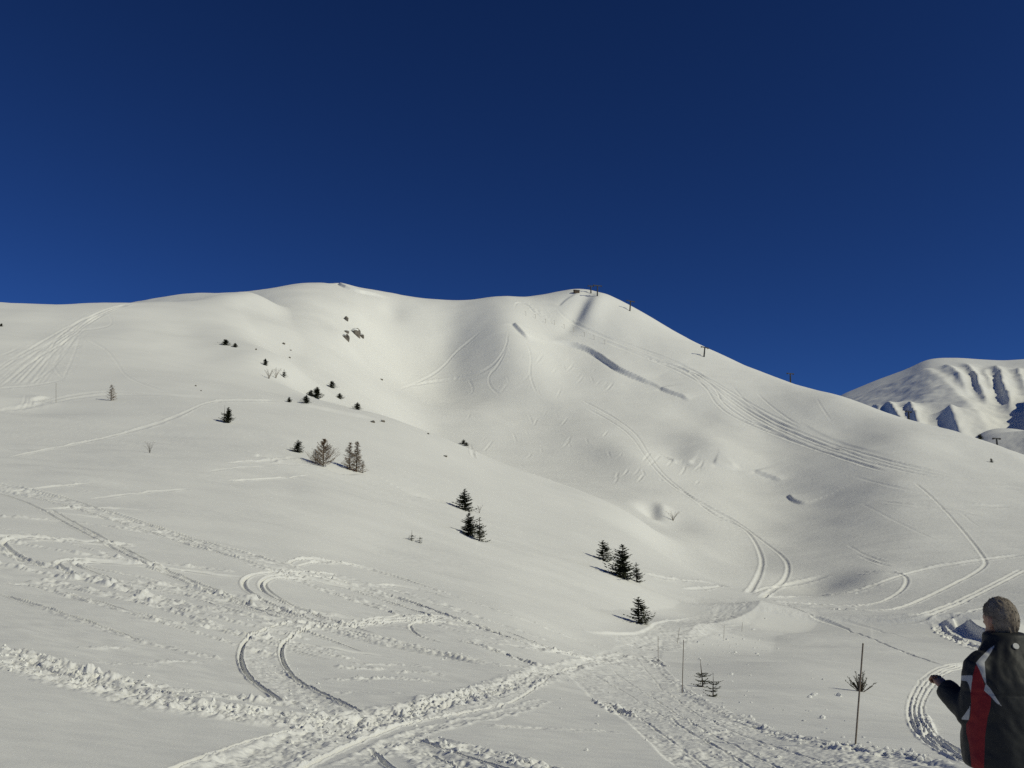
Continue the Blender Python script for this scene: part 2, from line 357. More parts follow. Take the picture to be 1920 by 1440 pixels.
Z[V] += (w_m[V]) * 0.36 * gate * streak2 + w_f[V] * 0.34 * perlin(Xv / 22 + 5, Yv / 6) * np.clip(0.4 + 1.5 * perlin(Xv / 60, Yv / 60), 0, 1)
del rot, gate, streak, streak2
Zbase = Z.copy()

# ------------------------------------------------------------------ marks in the snow
# lump noise used by everything that is churned: scale grows with distance
def lumps(Xs, Ys, Rs):
    l1 = np.clip((45 - Rs) / 20, 0, 1); l3 = np.clip((Rs - 130) / 60, 0, 1); l2 = 1 - l1 - l3
    def cl(k, o): 
        a = fbm(Xs / k + o, Ys / k - o, 3, .6) * np.clip(.75 + .9 * perlin(Xs / (k * 3.7) + 2 * o, Ys / (k * 3.7)), .25, 1.7); return a + 0.3 * np.abs(perlin(Xs / (k * .55) + o, Ys / (k * .55))) - 0.08
    return l1 * cl(0.26, 1.7) + l2 * 1.9 * cl(0.85, 5.1) + l3 * 3.5 * cl(2.6, 3.3)
def smooth_line(pts, n=3):
    p = np.array(pts, float)
    for _ in range(n):                   # corner cutting
        if len(p) < 3: break
        q = np.empty((2 * len(p) - 2, 2)); q[0::2] = .75 * p[:-1] + .25 * p[1:]; q[1::2] = .25 * p[:-1] + .75 * p[1:]
        p = np.vstack([p[:1], q, p[-1:]])
    return p
def world_line(px, n=2):
    p = smooth_line(px, n); w = np.array([cast(*q) for q in p])
    keep = [0]
    for i in range(1, len(w)):           # a line that passes behind a crest is broken there
        d = np.linalg.norm(w[i] - w[keep[-1]]); rr = np.hypot(*w[i])
        if d > 0.01 * rr * .2: keep.append(i)
    return w[keep]
def line_field(w, half):
    """signed distance to a world polyline in a grid window; half may be a callable of r"""
    r = np.hypot(w[:, 0], w[:, 1]); ph = np.arctan2(w[:, 0], w[:, 1]); hm = half
    pad = hm / r.min() + 0.002
    S, T = win(ph.min() - pad, ph.max() + pad, math.log(max(r.min() - hm, 1.3)), math.log(r.max() + hm))
    D = np.full(Z[S, T].shape, 1e9); L = np.zeros_like(D); G = np.zeros_like(D); acc = 0.0
    i_0, j_0 = S.start, T.start
    for a, b in zip(w[:-1], w[1:]):
        ra, rb = np.hypot(*a), np.hypot(*b); pa, pb = math.atan2(*a), math.atan2(*b); rm = min(ra, rb); seg = b - a; ln = math.hypot(*seg)
        if ln < 1e-6: continue
        if ln > 0.35 * rm + 3: acc += ln; continue      # jump across hidden ground
        s2, t2 = win(min(pa, pb) - hm / rm, max(pa, pb) + hm / rm, math.log(max(rm - hm, 1.3)), math.log(max(ra, rb) + hm))
        i0, i1 = max(s2.start, S.start), min(s2.stop, S.stop, len(srow)); j0, j1 = max(t2.start, T.start), min(t2.stop, T.stop, len(phis))
        if i1 <= i0 or j1 <= j0: acc += ln; continue
        xs, ys = X[i0:i1, j0:j1] - a[0], Y[i0:i1, j0:j1] - a[1]
        t = np.clip((xs * seg[0] + ys * seg[1]) / (ln * ln), 0, 1)
        dx, dy = xs - t * seg[0], ys - t * seg[1]; d = np.hypot(dx, dy)
        sg = np.sign(seg[0] * ys - seg[1] * xs); sg[sg == 0] = 1
        Dw = D[i0 - i_0:i1 - i_0, j0 - j_0:j1 - j_0]; Lw = L[i0 - i_0:i1 - i_0, j0 - j_0:j1 - j_0]
        m = d < np.abs(Dw); Dw[m] = (d * sg)[m]; Lw[m] = (acc + t * ln)[m]; acc += ln
        mid = (a + b) / 2; nr_ = abs((-seg[1] * mid[0] + seg[0] * mid[1]) / (ln * np.hypot(*mid) + 1e-9))
        G[i0 - i_0:i1 - i_0, j0 - j_0:j1 - j_0][m] = nr_
    line_field.G = G; line_field.cell = np.sqrt((G * DROW[S]) ** 2 + ((1 - G * G).clip(0) * (RR[S, T] * DPHI) ** 2))
    return S, T, D, L, acc
def px_m(r): return r / 887.0            # metres per output pixel
TRACKS, CHURN, STEPS = [], [], []
def groove(px, w=0.22, d=0.14, rim=0.5, sep=0.0, rough=0.25, wmin=0.75, n=2):
    TRACKS.append((world_line(px, n), w, d, rim, sep, rough, wmin))
def churn(px, w=0.7, amp=0.14, trench=0.08, n=2, edge=0.35, vw=None):
    CHURN.append((world_line(px, n), w, amp, trench, edge))
def do_groove(w, wd_, d, rim, sep, rough, wmin):
    rmid = np.median(np.hypot(w[:, 0], w[:, 1])); rmx = np.hypot(w[:, 0], w[:, 1]).max()
    if rmid < 140: wd_, d = wd_ * (0.25 if rmid < 30 else 0.40), d * (0.38 if rmid < 26 else 0.62)
    else: d = d * 0.8
    S, T, D, L, tot = line_field(w, sep / 2 + 4 * max(wd_, wmin * px_m(rmx), 1.2 * float(np.interp(math.log(rmx), srow, DROW[:, 0]))) + 0.05)
    ok = np.abs(D) < 1e8
    if not ok.any(): return
    Rw = RR[S, T]; ww = np.maximum(np.maximum(wd_, wmin * px_m(Rw)), (0.75 + 0.5 * line_field.G) * line_field.cell); dd = d * np.clip((ww / wd_) ** 0.5, 1, 3)
    wob = 0.35 * wd_ * perlin(L / 1.7, L * 0 + 3.1); D = D + wob
    e = (np.abs(D) - sep / 2) if sep > 0 else np.abs(D)
    e = np.abs(e)
    rg = 1 + rough * 2.2 * perlin(X[S, T] / (0.5 + 0.01 * Rw), Y[S, T] / (0.5 + 0.01 * Rw))
    endf = np.clip(np.minimum(L, tot - L) / (0.02 * rmid + 0.3), 0, 1)
    prof = -dd * np.exp(-(e / ww) ** 2.6) * endf + rim * dd * np.exp(-((e - 1.65 * ww) / (0.5 * ww)) ** 2) * rg * endf
    Z[S, T] += np.where(ok, prof, 0)
def do_churn(w, hw, amp, trench, edge):
    r = np.hypot(w[:, 0], w[:, 1])
    if np.median(r) < 140:
        k_ = 0.5 if np.median(r) < 26 else 0.85
        amp, trench = amp * k_, trench * k_; hw = hw * 0.85
    thin = hw < .2 and np.median(r) > 22
    if thin: amp = amp * 1.6; trench = trench - amp * .35
    hm = max(hw, 1.5 * px_m(r.max()), .45 if thin else 0)
    S, T, D, L, tot = line_field(w, hm * 1.9)
    ok = np.abs(D) < 1e8
    if not ok.any(): return
    Xs, Ys, Rs = X[S, T], Y[S, T], RR[S, T]; h = np.maximum(np.maximum(hw, 1.5 * px_m(Rs)), (1.25 * line_field.cell if thin else 0))
    n = perlin(L / (hw * 1.3) + 3, D / (hw * 2)) * 0.35
    q = np.abs(D) / h + n
    m = np.clip((1 - q) / edge, 0, 1); m = m * m * (3 - 2 * m)
    rimm = np.exp(-((q - 1.0) / 0.28) ** 2)
    endf = np.clip(np.minimum(L, tot - L) / (hw * 2), 0, 1)
    lp = lumps(Xs, Ys, Rs)
    dz = (m * (amp * lp - trench) + rimm * amp * (0.35 + 0.8 * lp)) * endf
    Z[S, T] += np.where(ok, dz, 0)
def step(px, h, up=25.0, down=6.0, scoop=0.25, n=2, jag=0.0):
    """a cornice or cut bank: ground to the left of the line (walking along it) is raised, to a sharp edge"""
    STEPS.append((world_line(px, n), h, up, down, scoop, jag))
def do_step(w, h, up, down, scoop, jag):
    S, T, D, L, tot = line_field(w, max(up, down) * 2.2)
    ok = np.abs(D) < 1e8
    if not ok.any(): return
    if jag: D = D + 2 * jag * fbm(L / 20, L * 0 + 1.3, 2) + .4 * jag * perlin(L / 5, L * 0 + 4.3)
    endf = np.clip(np.minimum(L / (0.14 * tot), (tot - L) / (0.32 * tot)), 0, 1); endf = endf * endf * (3 - 2 * endf)
    ed = np.maximum(1.1 * line_field.cell, 0.1)
    hi = np.exp(-np.clip(D, 0, None) / up) ** 1.5; lo = np.exp(-np.clip(-D, 0, None) / down)
    s = np.clip(0.5 + D / (2 * ed), 0, 1)
    Z[S, T] += np.where(ok, h * endf * (s * hi - (1 - s) * scoop * lo), 0)

def ridge(px, h, left, right, n=2):
    """a banked edge: a crest along the line, falling gently to the left and to the right"""
    S, T, D, L, tot = line_field(world_line(px, n), max(left, right) * 1.05)
    ok = np.abs(D) < 1e8
    endf = np.clip(np.minimum(L, tot - L) / (0.25 * tot), 0, 1); endf = endf * endf * (3 - 2 * endf)
    g = np.where(D > 0, np.clip(1 - D / left, 0, 1) ** 1.1, np.clip(1 + D / right, 0, 1) ** 1.3)
    Z[S, T] += np.where(ok, h * endf * g, 0)
# --- cornices, cut banks, pits (uphill side to the left of the walking direction)
step([(1252, 738), (1238, 728), (1226, 722), (1208, 716), (1170, 700), (1150, 690), (1130, 675), (1108, 660), (1090, 652), (1070, 647), (1050, 644), (1030, 640)][::-1], 3.2, 30, 9, .35, jag=.5)
step([(1234, 728), (1245, 733), (1275, 742), (1300, 752)], 2.0, 12, 5, .4, jag=1.2)
step([(960, 606), (972, 618), (984, 630), (995, 640)], 2.6, 14, 6, .4, jag=.6)
step([(1048, 575), (1060, 562), (1078, 550), (1090, 546)][::1], -1.4, 10, 6, .3)
step([(628, 530), (660, 545), (700, 553), (738, 561)], 2.2, 16, 6, .3, jag=.4)
step([(1262, 866), (1280, 868), (1302, 871)], 1.6, 10, 4, .4, jag=.4)
step([(1335, 868), (1360, 875), (1395, 880)], 1.4, 10, 4, .4, jag=.4)
step([(1412, 882), (1425, 888), (1440, 894), (1470, 903)], 1.2, 12, 4, .5, jag=.5)
step([(1474, 928), (1485, 938), (1500, 944), (1518, 946)], 1.0, 12, 4, .5, jag=.5)
step([(1500, 790), (1540, 815), (1600, 838), (1650, 849), (1700, 862)], 0.3, 14, 6, .3)
BANK = [(1250, 1212), (1320, 1200), (1370, 1188), (1414, 1168), (1428, 1150), (1430, 1129)]
step([(1074, 1173), (1090, 1182), (1110, 1188), (1150, 1190), (1200, 1188), (1250, 1180), (1300, 1170), (1335, 1152)], 0.14, 2.0, 1.0, .2, jag=.35)
step([(1815, 1160), (1812, 1172), (1832, 1188), (1858, 1198), (1900, 1212)], 0.9, 5, 4, .5)
step([(1762, 1170), (1775, 1164), (1790, 1162)][::-1], 0.6, 4, 2, .3)
step([(770, 928), (800, 934), (830, 942), (850, 948)], -0.5, 6, 3, .3, jag=.2)
step([(843, 990), (858, 998), (880, 1010), (910, 1020)], -0.5, 5, 3, .3, jag=.2)
step([(560, 758), (610, 768), (660, 778), (715, 788)], 0.7, 9, 6, .3)
step([(490, 872), (560, 870), (600, 875), (640, 890), (690, 888)], -0.45, 7, 4, .3)
step([(470, 852), (490, 855), (540, 857)], -0.35, 5, 3, .3)
step([(60, 752), (80, 746), (105, 744)], 0.6, 5, 3, .3)

# --- bottom left: the trodden trench
churn([(-40, 1222), (0, 1226), (60, 1246), (130, 1270), (200, 1290), (300, 1312), (400, 1330), (470, 1340), (540, 1345), (600, 1352), (650, 1360)], 0.85, .19, .12)
churn([(-40, 1214), (0, 1219), (40, 1222), (130, 1254), (250, 1281), (400, 1308), (510, 1312), (570, 1328)], 0.26, .20, -.05)
churn([(-40, 1235), (0, 1240), (100, 1267), (160, 1281), (260, 1302), (330, 1320), (440, 1348), (540, 1368)], 0.22, .14, -.02)
groove([(20, 1228), (80, 1246), (170, 1272), (260, 1292), (360, 1312), (460, 1326), (540, 1335)], .16, .16, .4, rough=.9)
# --- snow vehicle trail to the bottom left corner
groove([(300, 1452), (330, 1440), (400, 1415), (470, 1390), (540, 1372), (600, 1358), (640, 1352)], .13, .085, .45, rough=.15)
groove([(540, 1455), (570, 1440), (640, 1405), (700, 1380), (760, 1358), (830, 1345), (880, 1335), (950, 1322), (985, 1302), (1012, 1284), (1040, 1262), (1090, 1245)], .14, .09, .5, rough=.3)
churn([(420, 1460), (480, 1425), (560, 1393), (650, 1365), (760, 1338), (870, 1310), (960, 1285), (1030, 1258), (1120, 1238), (1180, 1225)], .52, .14, .05)
churn([(590, 1370), (660, 1352), (760, 1335), (870, 1312), (980, 1278), (1040, 1252)], .75, .16, .03)
churn([(640, 1440), (700, 1415), (760, 1380), (850, 1358), (960, 1335), (1020, 1312)], .22, .10, .0)
groove([(740, 1338), (800, 1322), (880, 1305), (940, 1290)], .13, .08, .6)
# --- bottom centre grooves
groove([(690, 1402), (712, 1424), (735, 1443), (770, 1470)], .13, .14, .35, rough=.3)
groove([(775, 1386), (805, 1396), (830, 1407), (880, 1423), (940, 1441), (1000, 1460)], .14, .16, .4, rough=.3)
groove([(790, 1408), (830, 1425), (870, 1443)], .10, .10, .5)
churn([(700, 1392), (760, 1400), (810, 1420), (870, 1448), (900, 1465)], .42, .14, .03)
churn([(790, 1384), (850, 1398), (900, 1412), (960, 1425), (1000, 1437), (1060, 1455)], .26, .20, -.02)
churn([(905, 1360), (960, 1363), (1040, 1368), (1110, 1370), (1170, 1374)], .14, .09, 0)
# --- the S-curve in the middle
groove([(620, 1172), (560, 1166), (520, 1172), (480, 1188), (457, 1205), (449, 1228), (455, 1255), (470, 1275), (490, 1290), (515, 1308), (530, 1320)], .19, .15, .5)
groove([(640, 1172), (600, 1175), (570, 1180), (540, 1198), (526, 1215), (527, 1235), (540, 1260), (555, 1277), (590, 1295), (640, 1320), (685, 1341)], .19, .16, .45)
churn([(590, 1178), (540, 1184), (503, 1196), (486, 1215), (490, 1240), (510, 1265), (540, 1290), (580, 1315), (630, 1340), (670, 1350)], .5, .09, .0)
for dv, k in ((0, .15), (5, .12), (10, .12)):
    groove([(600, 1176 + dv * .3), (650, 1168 + dv), (700, 1160 + dv), (760, 1154 + dv), (820, 1155 + dv), (870, 1163 + dv), (910, 1172 + dv), (960, 1186 + dv)], k, .10, .6)
groove([(1000, 1206), (950, 1190), (900, 1180), (840, 1170), (790, 1166), (765, 1171), (775, 1186), (795, 1197), (830, 1206)], .15, .10, .5)
# --- upper loop of the snow vehicle
groove([(640, 1078), (580, 1073), (540, 1072), (492, 1074), (464, 1081), (454, 1092), (460, 1105), (477, 1116), (502, 1130), (540, 1147), (600, 1168), (660, 1184), (720, 1200), (780, 1212)], .24, .17, .5)
groove([(640, 1085), (570, 1080), (520, 1078), (497, 1083), (486, 1095), (492, 1109), (512, 1121), (540, 1134), (580, 1150), (630, 1167), (700, 1187)], .2, .15, .5)
groove([(600, 1090), (540, 1084), (512, 1084), (496, 1093), (500, 1105), (520, 1119), (545, 1134), (590, 1152), (650, 1172)], .17, .12, .5)
# --- long trails running down from the left edge
def double(px, dv, w=.2, d=.13, ch=.0, amp=.1, **k):
    groove(px, w, d, .5, **k); groove([(u, v + dv) for u, v in px], w, d, .5, **k)
    if ch: churn([(u, v + dv * .5) for u, v in px], ch, amp, .02)
LT = [(-60, 897), (0, 908), (60, 918), (130, 936), (200, 958), (270, 980), (340, 1003), (400, 1020), (480, 1043), (540, 1060), (600, 1080), (680, 1102), (760, 1125), (820, 1146), (900, 1178), (980, 1203), (1060, 1228), (1130, 1240)]
groove(LT, .28, .2, .45, rough=.5); churn([(u, v + 5) for u, v in LT[:-5]], .55, .11, .04)
groove([(u, v + 14) for u, v in LT[:9]], .26, .15, .5, rough=.5)
churn([(u, v + 13) for u, v in LT[:8]], .5, .09, .0)
groove([(300, 995), (350, 1012), (400, 1032), (470, 1055), (540, 1076), (600, 1092), (680, 1112), (760, 1140), (840, 1165)], .25, .17, .5, rough=.5)
churn([(440, 1032), (540, 1060), (600, 1078), (690, 1102), (760, 1126), (840, 1155), (900, 1178), (1000, 1212), (1080, 1230)], .5, .10, .02)
DG = [(-60, 912), (0, 926), (40, 938), (80, 956), (120, 980), (160, 1000), (200, 1022), (240, 1042), (280, 1062), (330, 1085), (380, 1105), (440, 1130), (500, 1150), (560, 1168), (620, 1183), (700, 1207), (760, 1218), (830, 1231), (900, 1246)]
groove(DG, .26, .2, .4, rough=.3); groove([(u + 14, v - 2) for u, v in DG[3:]], .24, .17, .45, rough=.5); churn([(u + 7, v - 1) for u, v in DG[4:]], .4, .06, .0)
churn([(650, 1183), (720, 1200), (790, 1214), (860, 1232), (940, 1248), (1020, 1256)], .35, .10, .02)
# hairpins at the left
groove([(-60, 1004), (0, 1006), (60, 1007), (130, 1012), (200, 1019), (260, 1028)], .3, .16, .6)
groove([(260, 1022), (170, 1017), (90, 1011), (20, 1010), (4, 1016), (10, 1025), (30, 1040), (60, 1054), (110, 1065), (160, 1078)], .28, .2, .5)
groove([(-40, 1022), (0, 1034), (25, 1046), (55, 1053)], .25, .18, .4)
churn([(-60, 1020), (0, 1030), (30, 1043), (60, 1056), (100, 1064), (140, 1073), (200, 1090), (240, 1105), (300, 1124), (360, 1137), (420, 1146), (480, 1156), (540, 1165)], .45, .14, .05)
churn([(-40, 1050), (0, 1056), (60, 1070), (130, 1083), (220, 1100), (280, 1118)], .2, .10, 0)
groove([(460, 1083), (400, 1078), (330, 1068), (270, 1058), (200, 1052), (150, 1050), (115, 1051), (104, 1056), (120, 1067), (160, 1080), (220, 1097)], .25, .17, .5)
groove([(320, 1064), (240, 1057), (170, 1055), (135, 1056), (150, 1064), (190, 1078), (240, 1095)], .22, .15, .5)
churn([(20, 1016), (100, 1030), (180, 1043), (260, 1052), (340, 1060), (440, 1072)], .15, .09, 0)
churn([(0, 968), (60, 972), (130, 978), (200, 986), (290, 1003)], .14, .09, 0)
churn([(250, 1090), (300, 1096), (380, 1108), (440, 1118)], .15, .10, 0)
# arcs in the centre
groove([(540, 1058), (548, 1051), (572, 1047), (610, 1050), (650, 1057), (690, 1066), (740, 1081), (800, 1100)], .24, .16, .6)
groove([(556, 1062), (590, 1053), (630, 1054), (670, 1062)], .22, .13, .6)
churn([(650, 1057), (740, 1081), (800, 1100), (860, 1120), (920, 1140), (980, 1160), (1040, 1185), (1100, 1206), (1140, 1220)], .25, .11, .0)
churn([(560, 1066), (640, 1080), (700, 1098), (760, 1112), (830, 1134), (880, 1152), (960, 1178), (1040, 1208)], .6, .10, .0)
groove([(700, 1098), (730, 1096), (790, 1106), (850, 1124)], .2, .11, .5)
groove([(940, 1180), (975, 1195), (1010, 1208), (1050, 1224), (1078, 1228)], .22, .2, .4, rough=.6)
churn([(870, 1200), (930, 1220), (980, 1238), (1015, 1252)], .3, .16, .05)
groove([(860, 1198), (930, 1221), (985, 1243), (1015, 1254)], .16, .15, .4)
churn([(870, 1198), (960, 1210), (1040, 1222), (1120, 1232)], .3, .10, 0)
q = random.Random(17)
for k in range(26):
    u0 = q.uniform(-60, 500); v0 = q.uniform(985, 1150) + .12 * u0; L = q.uniform(180, 520); sl = q.uniform(.10, .34); bend = q.uniform(-14, 14)
    px = [(u0 + L * t, v0 + sl * L * t + bend * math.sin(3 * t)) for t in (0, .25, .5, .75, 1)]
    if px[-1][1] > 1262 or px[-1][0] > 1080: continue
    if k % 3: churn(px, q.uniform(.12, .2), q.uniform(.06, .11), 0)
    else: groove(px, q.uniform(.14, .2), q.uniform(.08, .13), .5, rough=.7)
for k in range(10):                       # old drifted marks between the loops and at the bottom left
    u0, v0 = (q.uniform(560, 800), q.uniform(1245, 1300)) if k < 6 else (q.uniform(60, 380), q.uniform(1205, 1250))
    L = q.uniform(60, 190); churn([(u0, v0), (u0 + L * .5, v0 + q.uniform(-3, 4)), (u0 + L, v0 + q.uniform(-2, 10))], q.uniform(.08, .14), q.uniform(.05, .09), 0)
# --- the pisted path and what leaves it at the far end
for k, (px, w) in enumerate([([(1110, 1262), (1180, 1300), (1260, 1350), (1340, 1395), (1420, 1440), (1480, 1475)], .12), ([(1140, 1250), (1220, 1305), (1310, 1362), (1400, 1405), (1480, 1445)], .10),
              ([(1190, 1230), (1240, 1290), (1310, 1340), (1400, 1380), (1500, 1410), (1600, 1440)], .12), ([(1180, 1330), (1240, 1372), (1300, 1415), (1350, 1450)], .13)]):
    groove(px, w, .045, .5, rough=1.2)
churn([(1125, 1312), (1150, 1328), (1175, 1340)], .3, .2, .05)
churn([(1180, 1214), (1250, 1203), (1310, 1186), (1355, 1164), (1390, 1140), (1406, 1128)], 2.3, .065, .0)
churn([(1215, 1228), (1228, 1240), (1240, 1252)], .5, .22, .05)
churn([(1234, 1245), (1262, 1277), (1300, 1306), (1380, 1346), (1460, 1376), (1540, 1393), (1610, 1402), (1700, 1417), (1780, 1440)], .22, .12, -.03)
groove([(1090, 750), (1120, 765), (1160, 788), (1195, 815), (1215, 850), (1240, 885), (1265, 908), (1300, 935), (1340, 968), (1385, 985), (1405, 1000), (1421, 1025), (1431, 1055), (1421, 1085), (1403, 1114)], .5, .3, .55, n=3)
groove([(1100, 766), (1140, 786), (1183, 815), (1210, 857), (1235, 888), (1262, 912), (1290, 928), (1330, 952), (1380, 978), (1402, 993), (1440, 1022), (1468, 1043), (1480, 1062), (1472, 1090), (1447, 1106), (1427, 1122)], .45, .28, .55, n=3)
groove([(1408, 1114), (1432, 1103), (1470, 1099), (1520, 1088), (1560, 1076)], .35, .2, .6)
groove([(1432, 1121), (1452, 1107), (1470, 1097)], .3, .2, .6)
groove([(1440, 1120), (1510, 1119), (1580, 1115), (1630, 1101), (1665, 1087), (1720, 1070), (1800, 1055), (1920, 1040)], .35, .2, .6)
groove([(1440, 1127), (1540, 1135), (1610, 1137), (1660, 1128), (1695, 1105), (1703, 1086), (1690, 1075), (1650, 1072), (1610, 1074)], .35, .22, .6)
groove([(1450, 1131), (1560, 1141), (1640, 1146), (1690, 1141), (1740, 1119), (1800, 1090), (1850, 1062), (1846, 1046), (1810, 1000), (1770, 955), (1740, 925), (1715, 905)], .4, .25, .55)
groove([(1640, 1162), (1700, 1160), (1745, 1150), (1800, 1129), (1850, 1104), (1920, 1068)], .35, .2, .6, sep=1.3)
groove([(1740, 1165), (1800, 1150), (1860, 1137), (1920, 1130)], .3, .14, .6)
groove([(1445, 1133), (1500, 1148), (1560, 1168), (1640, 1200), (1700, 1225), (1768, 1248)], .22, .16, .35)
groove([(1570, 1161), (1640, 1180), (1710, 1198)], .2, .06, .3)
for off, k in ((0, .14), (9, .10), (17, .12), (26, .10)):
    groove([(1860, 1246 + off * .2), (1810, 1244 + off * .3), (1770, 1247 + off * .6), (1737 + off * .7, 1264 + off * .6), (1715 + off, 1290 + off * .3), (1704 + off, 1320), (1704 + off, 1345), (1716 + off, 1370), (1742 + off, 1396 - off * .2), (1790 + off, 1420), (1830 + off, 1436)], k, .08, .55, rough=.9)
churn([(1735, 1380), (1738, 1365), (1732, 1345)], .2, .12, 0)
churn([(1757, 1163), (1760, 1176), (1775, 1188), (1800, 1200), (1825, 1212), (1850, 1222)], .8, .35, .1)
groove([(1205, 1075), (1260, 1086), (1320, 1091), (1358, 1098), (1330, 1103), (1280, 1105)], .3, .18, .5)
# --- high on the hill
groove([(1045, 575), (1050, 588), (1075, 607), (1110, 624), (1160, 645), (1230, 668), (1290, 690), (1340, 716), (1400, 752), (1440, 775), (1500, 803)], .5, .3, .5)
groove([(1205, 668), (1240, 680), (1275, 690), (1290, 697), (1312, 715), (1330, 735), (1340, 755), (1370, 780), (1430, 806), (1500, 832), (1580, 860), (1660, 884)], .6, .45, .5)
groove([(1270, 688), (1310, 704), (1336, 722), (1347, 738), (1352, 752), (1375, 772), (1410, 793), (1460, 812)], .6, .45, .5)
groove([(1300, 690), (1330, 715), (1360, 745), (1400, 775), (1450, 802), (1500, 822)], .5, .25, .5)
groove([(1370, 720), (1400, 755), (1440, 785), (1490, 806)], .5, .25, .4)
groove([(1418, 735), (1440, 757), (1480, 787), (1500, 797)], .5, .3, .5)
groove([(1560, 835), (1640, 868), (1720, 890), (1820, 905), (1920, 920)], .5, .25, .5)
groove([(1640, 858), (1740, 882), (1830, 900), (1920, 912)], .5, .2, .5)
churn([(1205, 668), (1240, 680), (1290, 695), (1320, 710)], 1.6, .14, 0)
churn([(975, 568), (1000, 580), (1030, 590), (1055, 600)], 7, .12, 0)
groove([(965, 578), (968, 566), (990, 572), (1000, 585), (1020, 600)], .5, .4, .5)
for px in ([(905, 618), (880, 640), (855, 660), (830, 690), (800, 710), (750, 730)], [(953, 620), (950, 650), (930, 680), (905, 698), (875, 706), (850, 711), (800, 718), (770, 724)],
           [(952, 648), (935, 685), (915, 705), (918, 725), (938, 741)], [(985, 640), (997, 665), (993, 700), (1000, 725), (1010, 741)], [(877, 707), (890, 733), (876, 742)], [(775, 740), (790, 752), (802, 753)]):
    groove(px, .5, .3, .6)
churn([(760, 726), (810, 714), (870, 706)], 1.4, .14, 0)
q = random.Random(5)
for k in range(84):                       # short wind and ski scars below the cornice
    u, v = (q.uniform(940, 1190), q.uniform(630, 725)) if k < 44 else (q.uniform(880, 1150), q.uniform(765, 850)) if k < 66 else (q.uniform(1150, 1330), q.uniform(840, 900))
    if u - 1050 > (v - 650) * 2.0 and k < 44: continue
    s = q.choice((-1, -.6, .5, -1)); ln = q.uniform(8, 24)
    groove([(u, v), (u + s * ln * .35 + q.uniform(-3, 3), v + ln * .5), (u + s * ln * .8, v + ln)], .5, q.uniform(.14, .34), .7)
q = random.Random(23)
for k in range(16):                       # many skiers down the long run
    o = q.uniform(-16, 20); p = q.uniform(-10, 10); i0 = q.randrange(0, 4)
    run = [(1130, 634), (1215, 664), (1290, 694), (1350, 735), (1415, 780), (1490, 814), (1580, 846), (1680, 874), (1790, 897), (1920, 918)]
    px = [(u + p * math.sin(j * .9 + k), v + o * (.35 + .08 * j)) for j, (u, v) in enumerate(run)]
    groove(px[i0:i0 + q.randrange(4, 7)], .45, q.uniform(.1, .26), .5, rough=.5)
for k in range(14):                       # faint old lines on the left slope and on the valley side
    if k < 8: u, v, L, s_ = q.uniform(0, 560), q.uniform(790, 960), q.uniform(80, 260), q.uniform(-.12, .2)
    else: u, v, L, s_ = q.uniform(1480, 1800), q.uniform(890, 1080), q.uniform(60, 200), q.uniform(.05, .5)
    groove([(u, v), (u + L * .5, v + s_ * L * .5 + q.uniform(-6, 6)), (u + L, v + s_ * L)], .25, q.uniform(.06, .12), .6, rough=.8)
# --- left hill: groomer fan, ski line, traverse
for px, w in (([(245, 570), (195, 582), (150, 605), (110, 625), (60, 655), (20, 690), (-20, 715)], 4.5), ([(160, 612), (130, 655), (100, 690), (70, 715), (10, 730)], 2.4), ([(152, 625), (138, 680), (120, 712), (80, 724), (-10, 735)], 1.5),
              ([(60, 660), (40, 690), (10, 720)], 3)):
    churn(px, w, .022, .0)
q = random.Random(3)
for k in range(16):                       # ski lines fanning down the groomed swath
    a0 = q.uniform(-10, 16); b0 = q.uniform(-70, 60); c0_ = q.uniform(-16, 16)
    groove([(243 + a0 * .5, 570), (195 + a0, 582 + c0_ * .2), (148 + a0 * 1.5 + b0 * .12, 607), (105 + a0 * 1.8 + b0 * .35 + c0_ * .4, 640), (62 + b0 * .8, 680), (20 + b0, 722)], .25, .06, .7, rough=.6)
for px in ([(240, 569), (190, 583), (150, 603), (100, 628), (40, 664), (0, 695)], [(215, 577), (180, 598), (140, 622), (90, 655), (40, 695), (0, 726)], [(152, 612), (125, 660), (95, 695), (60, 718)], [(150, 630), (138, 668), (118, 712)], [(205, 590), (212, 606), (200, 613), (170, 618), (120, 622)],
           [(165, 636), (200, 655), (220, 680), (234, 704), (262, 718), (312, 735)], [(100, 684), (108, 700), (120, 711)], [(0, 668), (20, 660), (36, 652)], [(-20, 729), (60, 724), (120, 712)],
           [(-30, 773), (40, 765), (90, 752), (140, 741), (190, 734), (250, 736), (330, 742), (400, 748)], [(20, 770), (80, 757), (150, 745), (210, 739), (300, 741)], [(30, 768), (45, 757), (48, 742)], [(42, 768), (54, 756), (52, 745)], [(55, 764), (60, 754), (58, 746)]):
    groove(px, .25, .07, .6)
groove([(20, 857), (60, 848), (100, 840), (180, 825), (250, 808), (310, 790), (360, 768), (385, 755), (430, 750), (520, 752)], .22, .09, .7, rough=.9)
groove([(1530, 745), (1545, 770), (1560, 790)], .5, .2, .7)
groove([(1840, 990), (1800, 960)], .4, .1, .4)

for a in STEPS: do_step(*a)
ridge(BANK, 1.7, 9.0, 7.5)

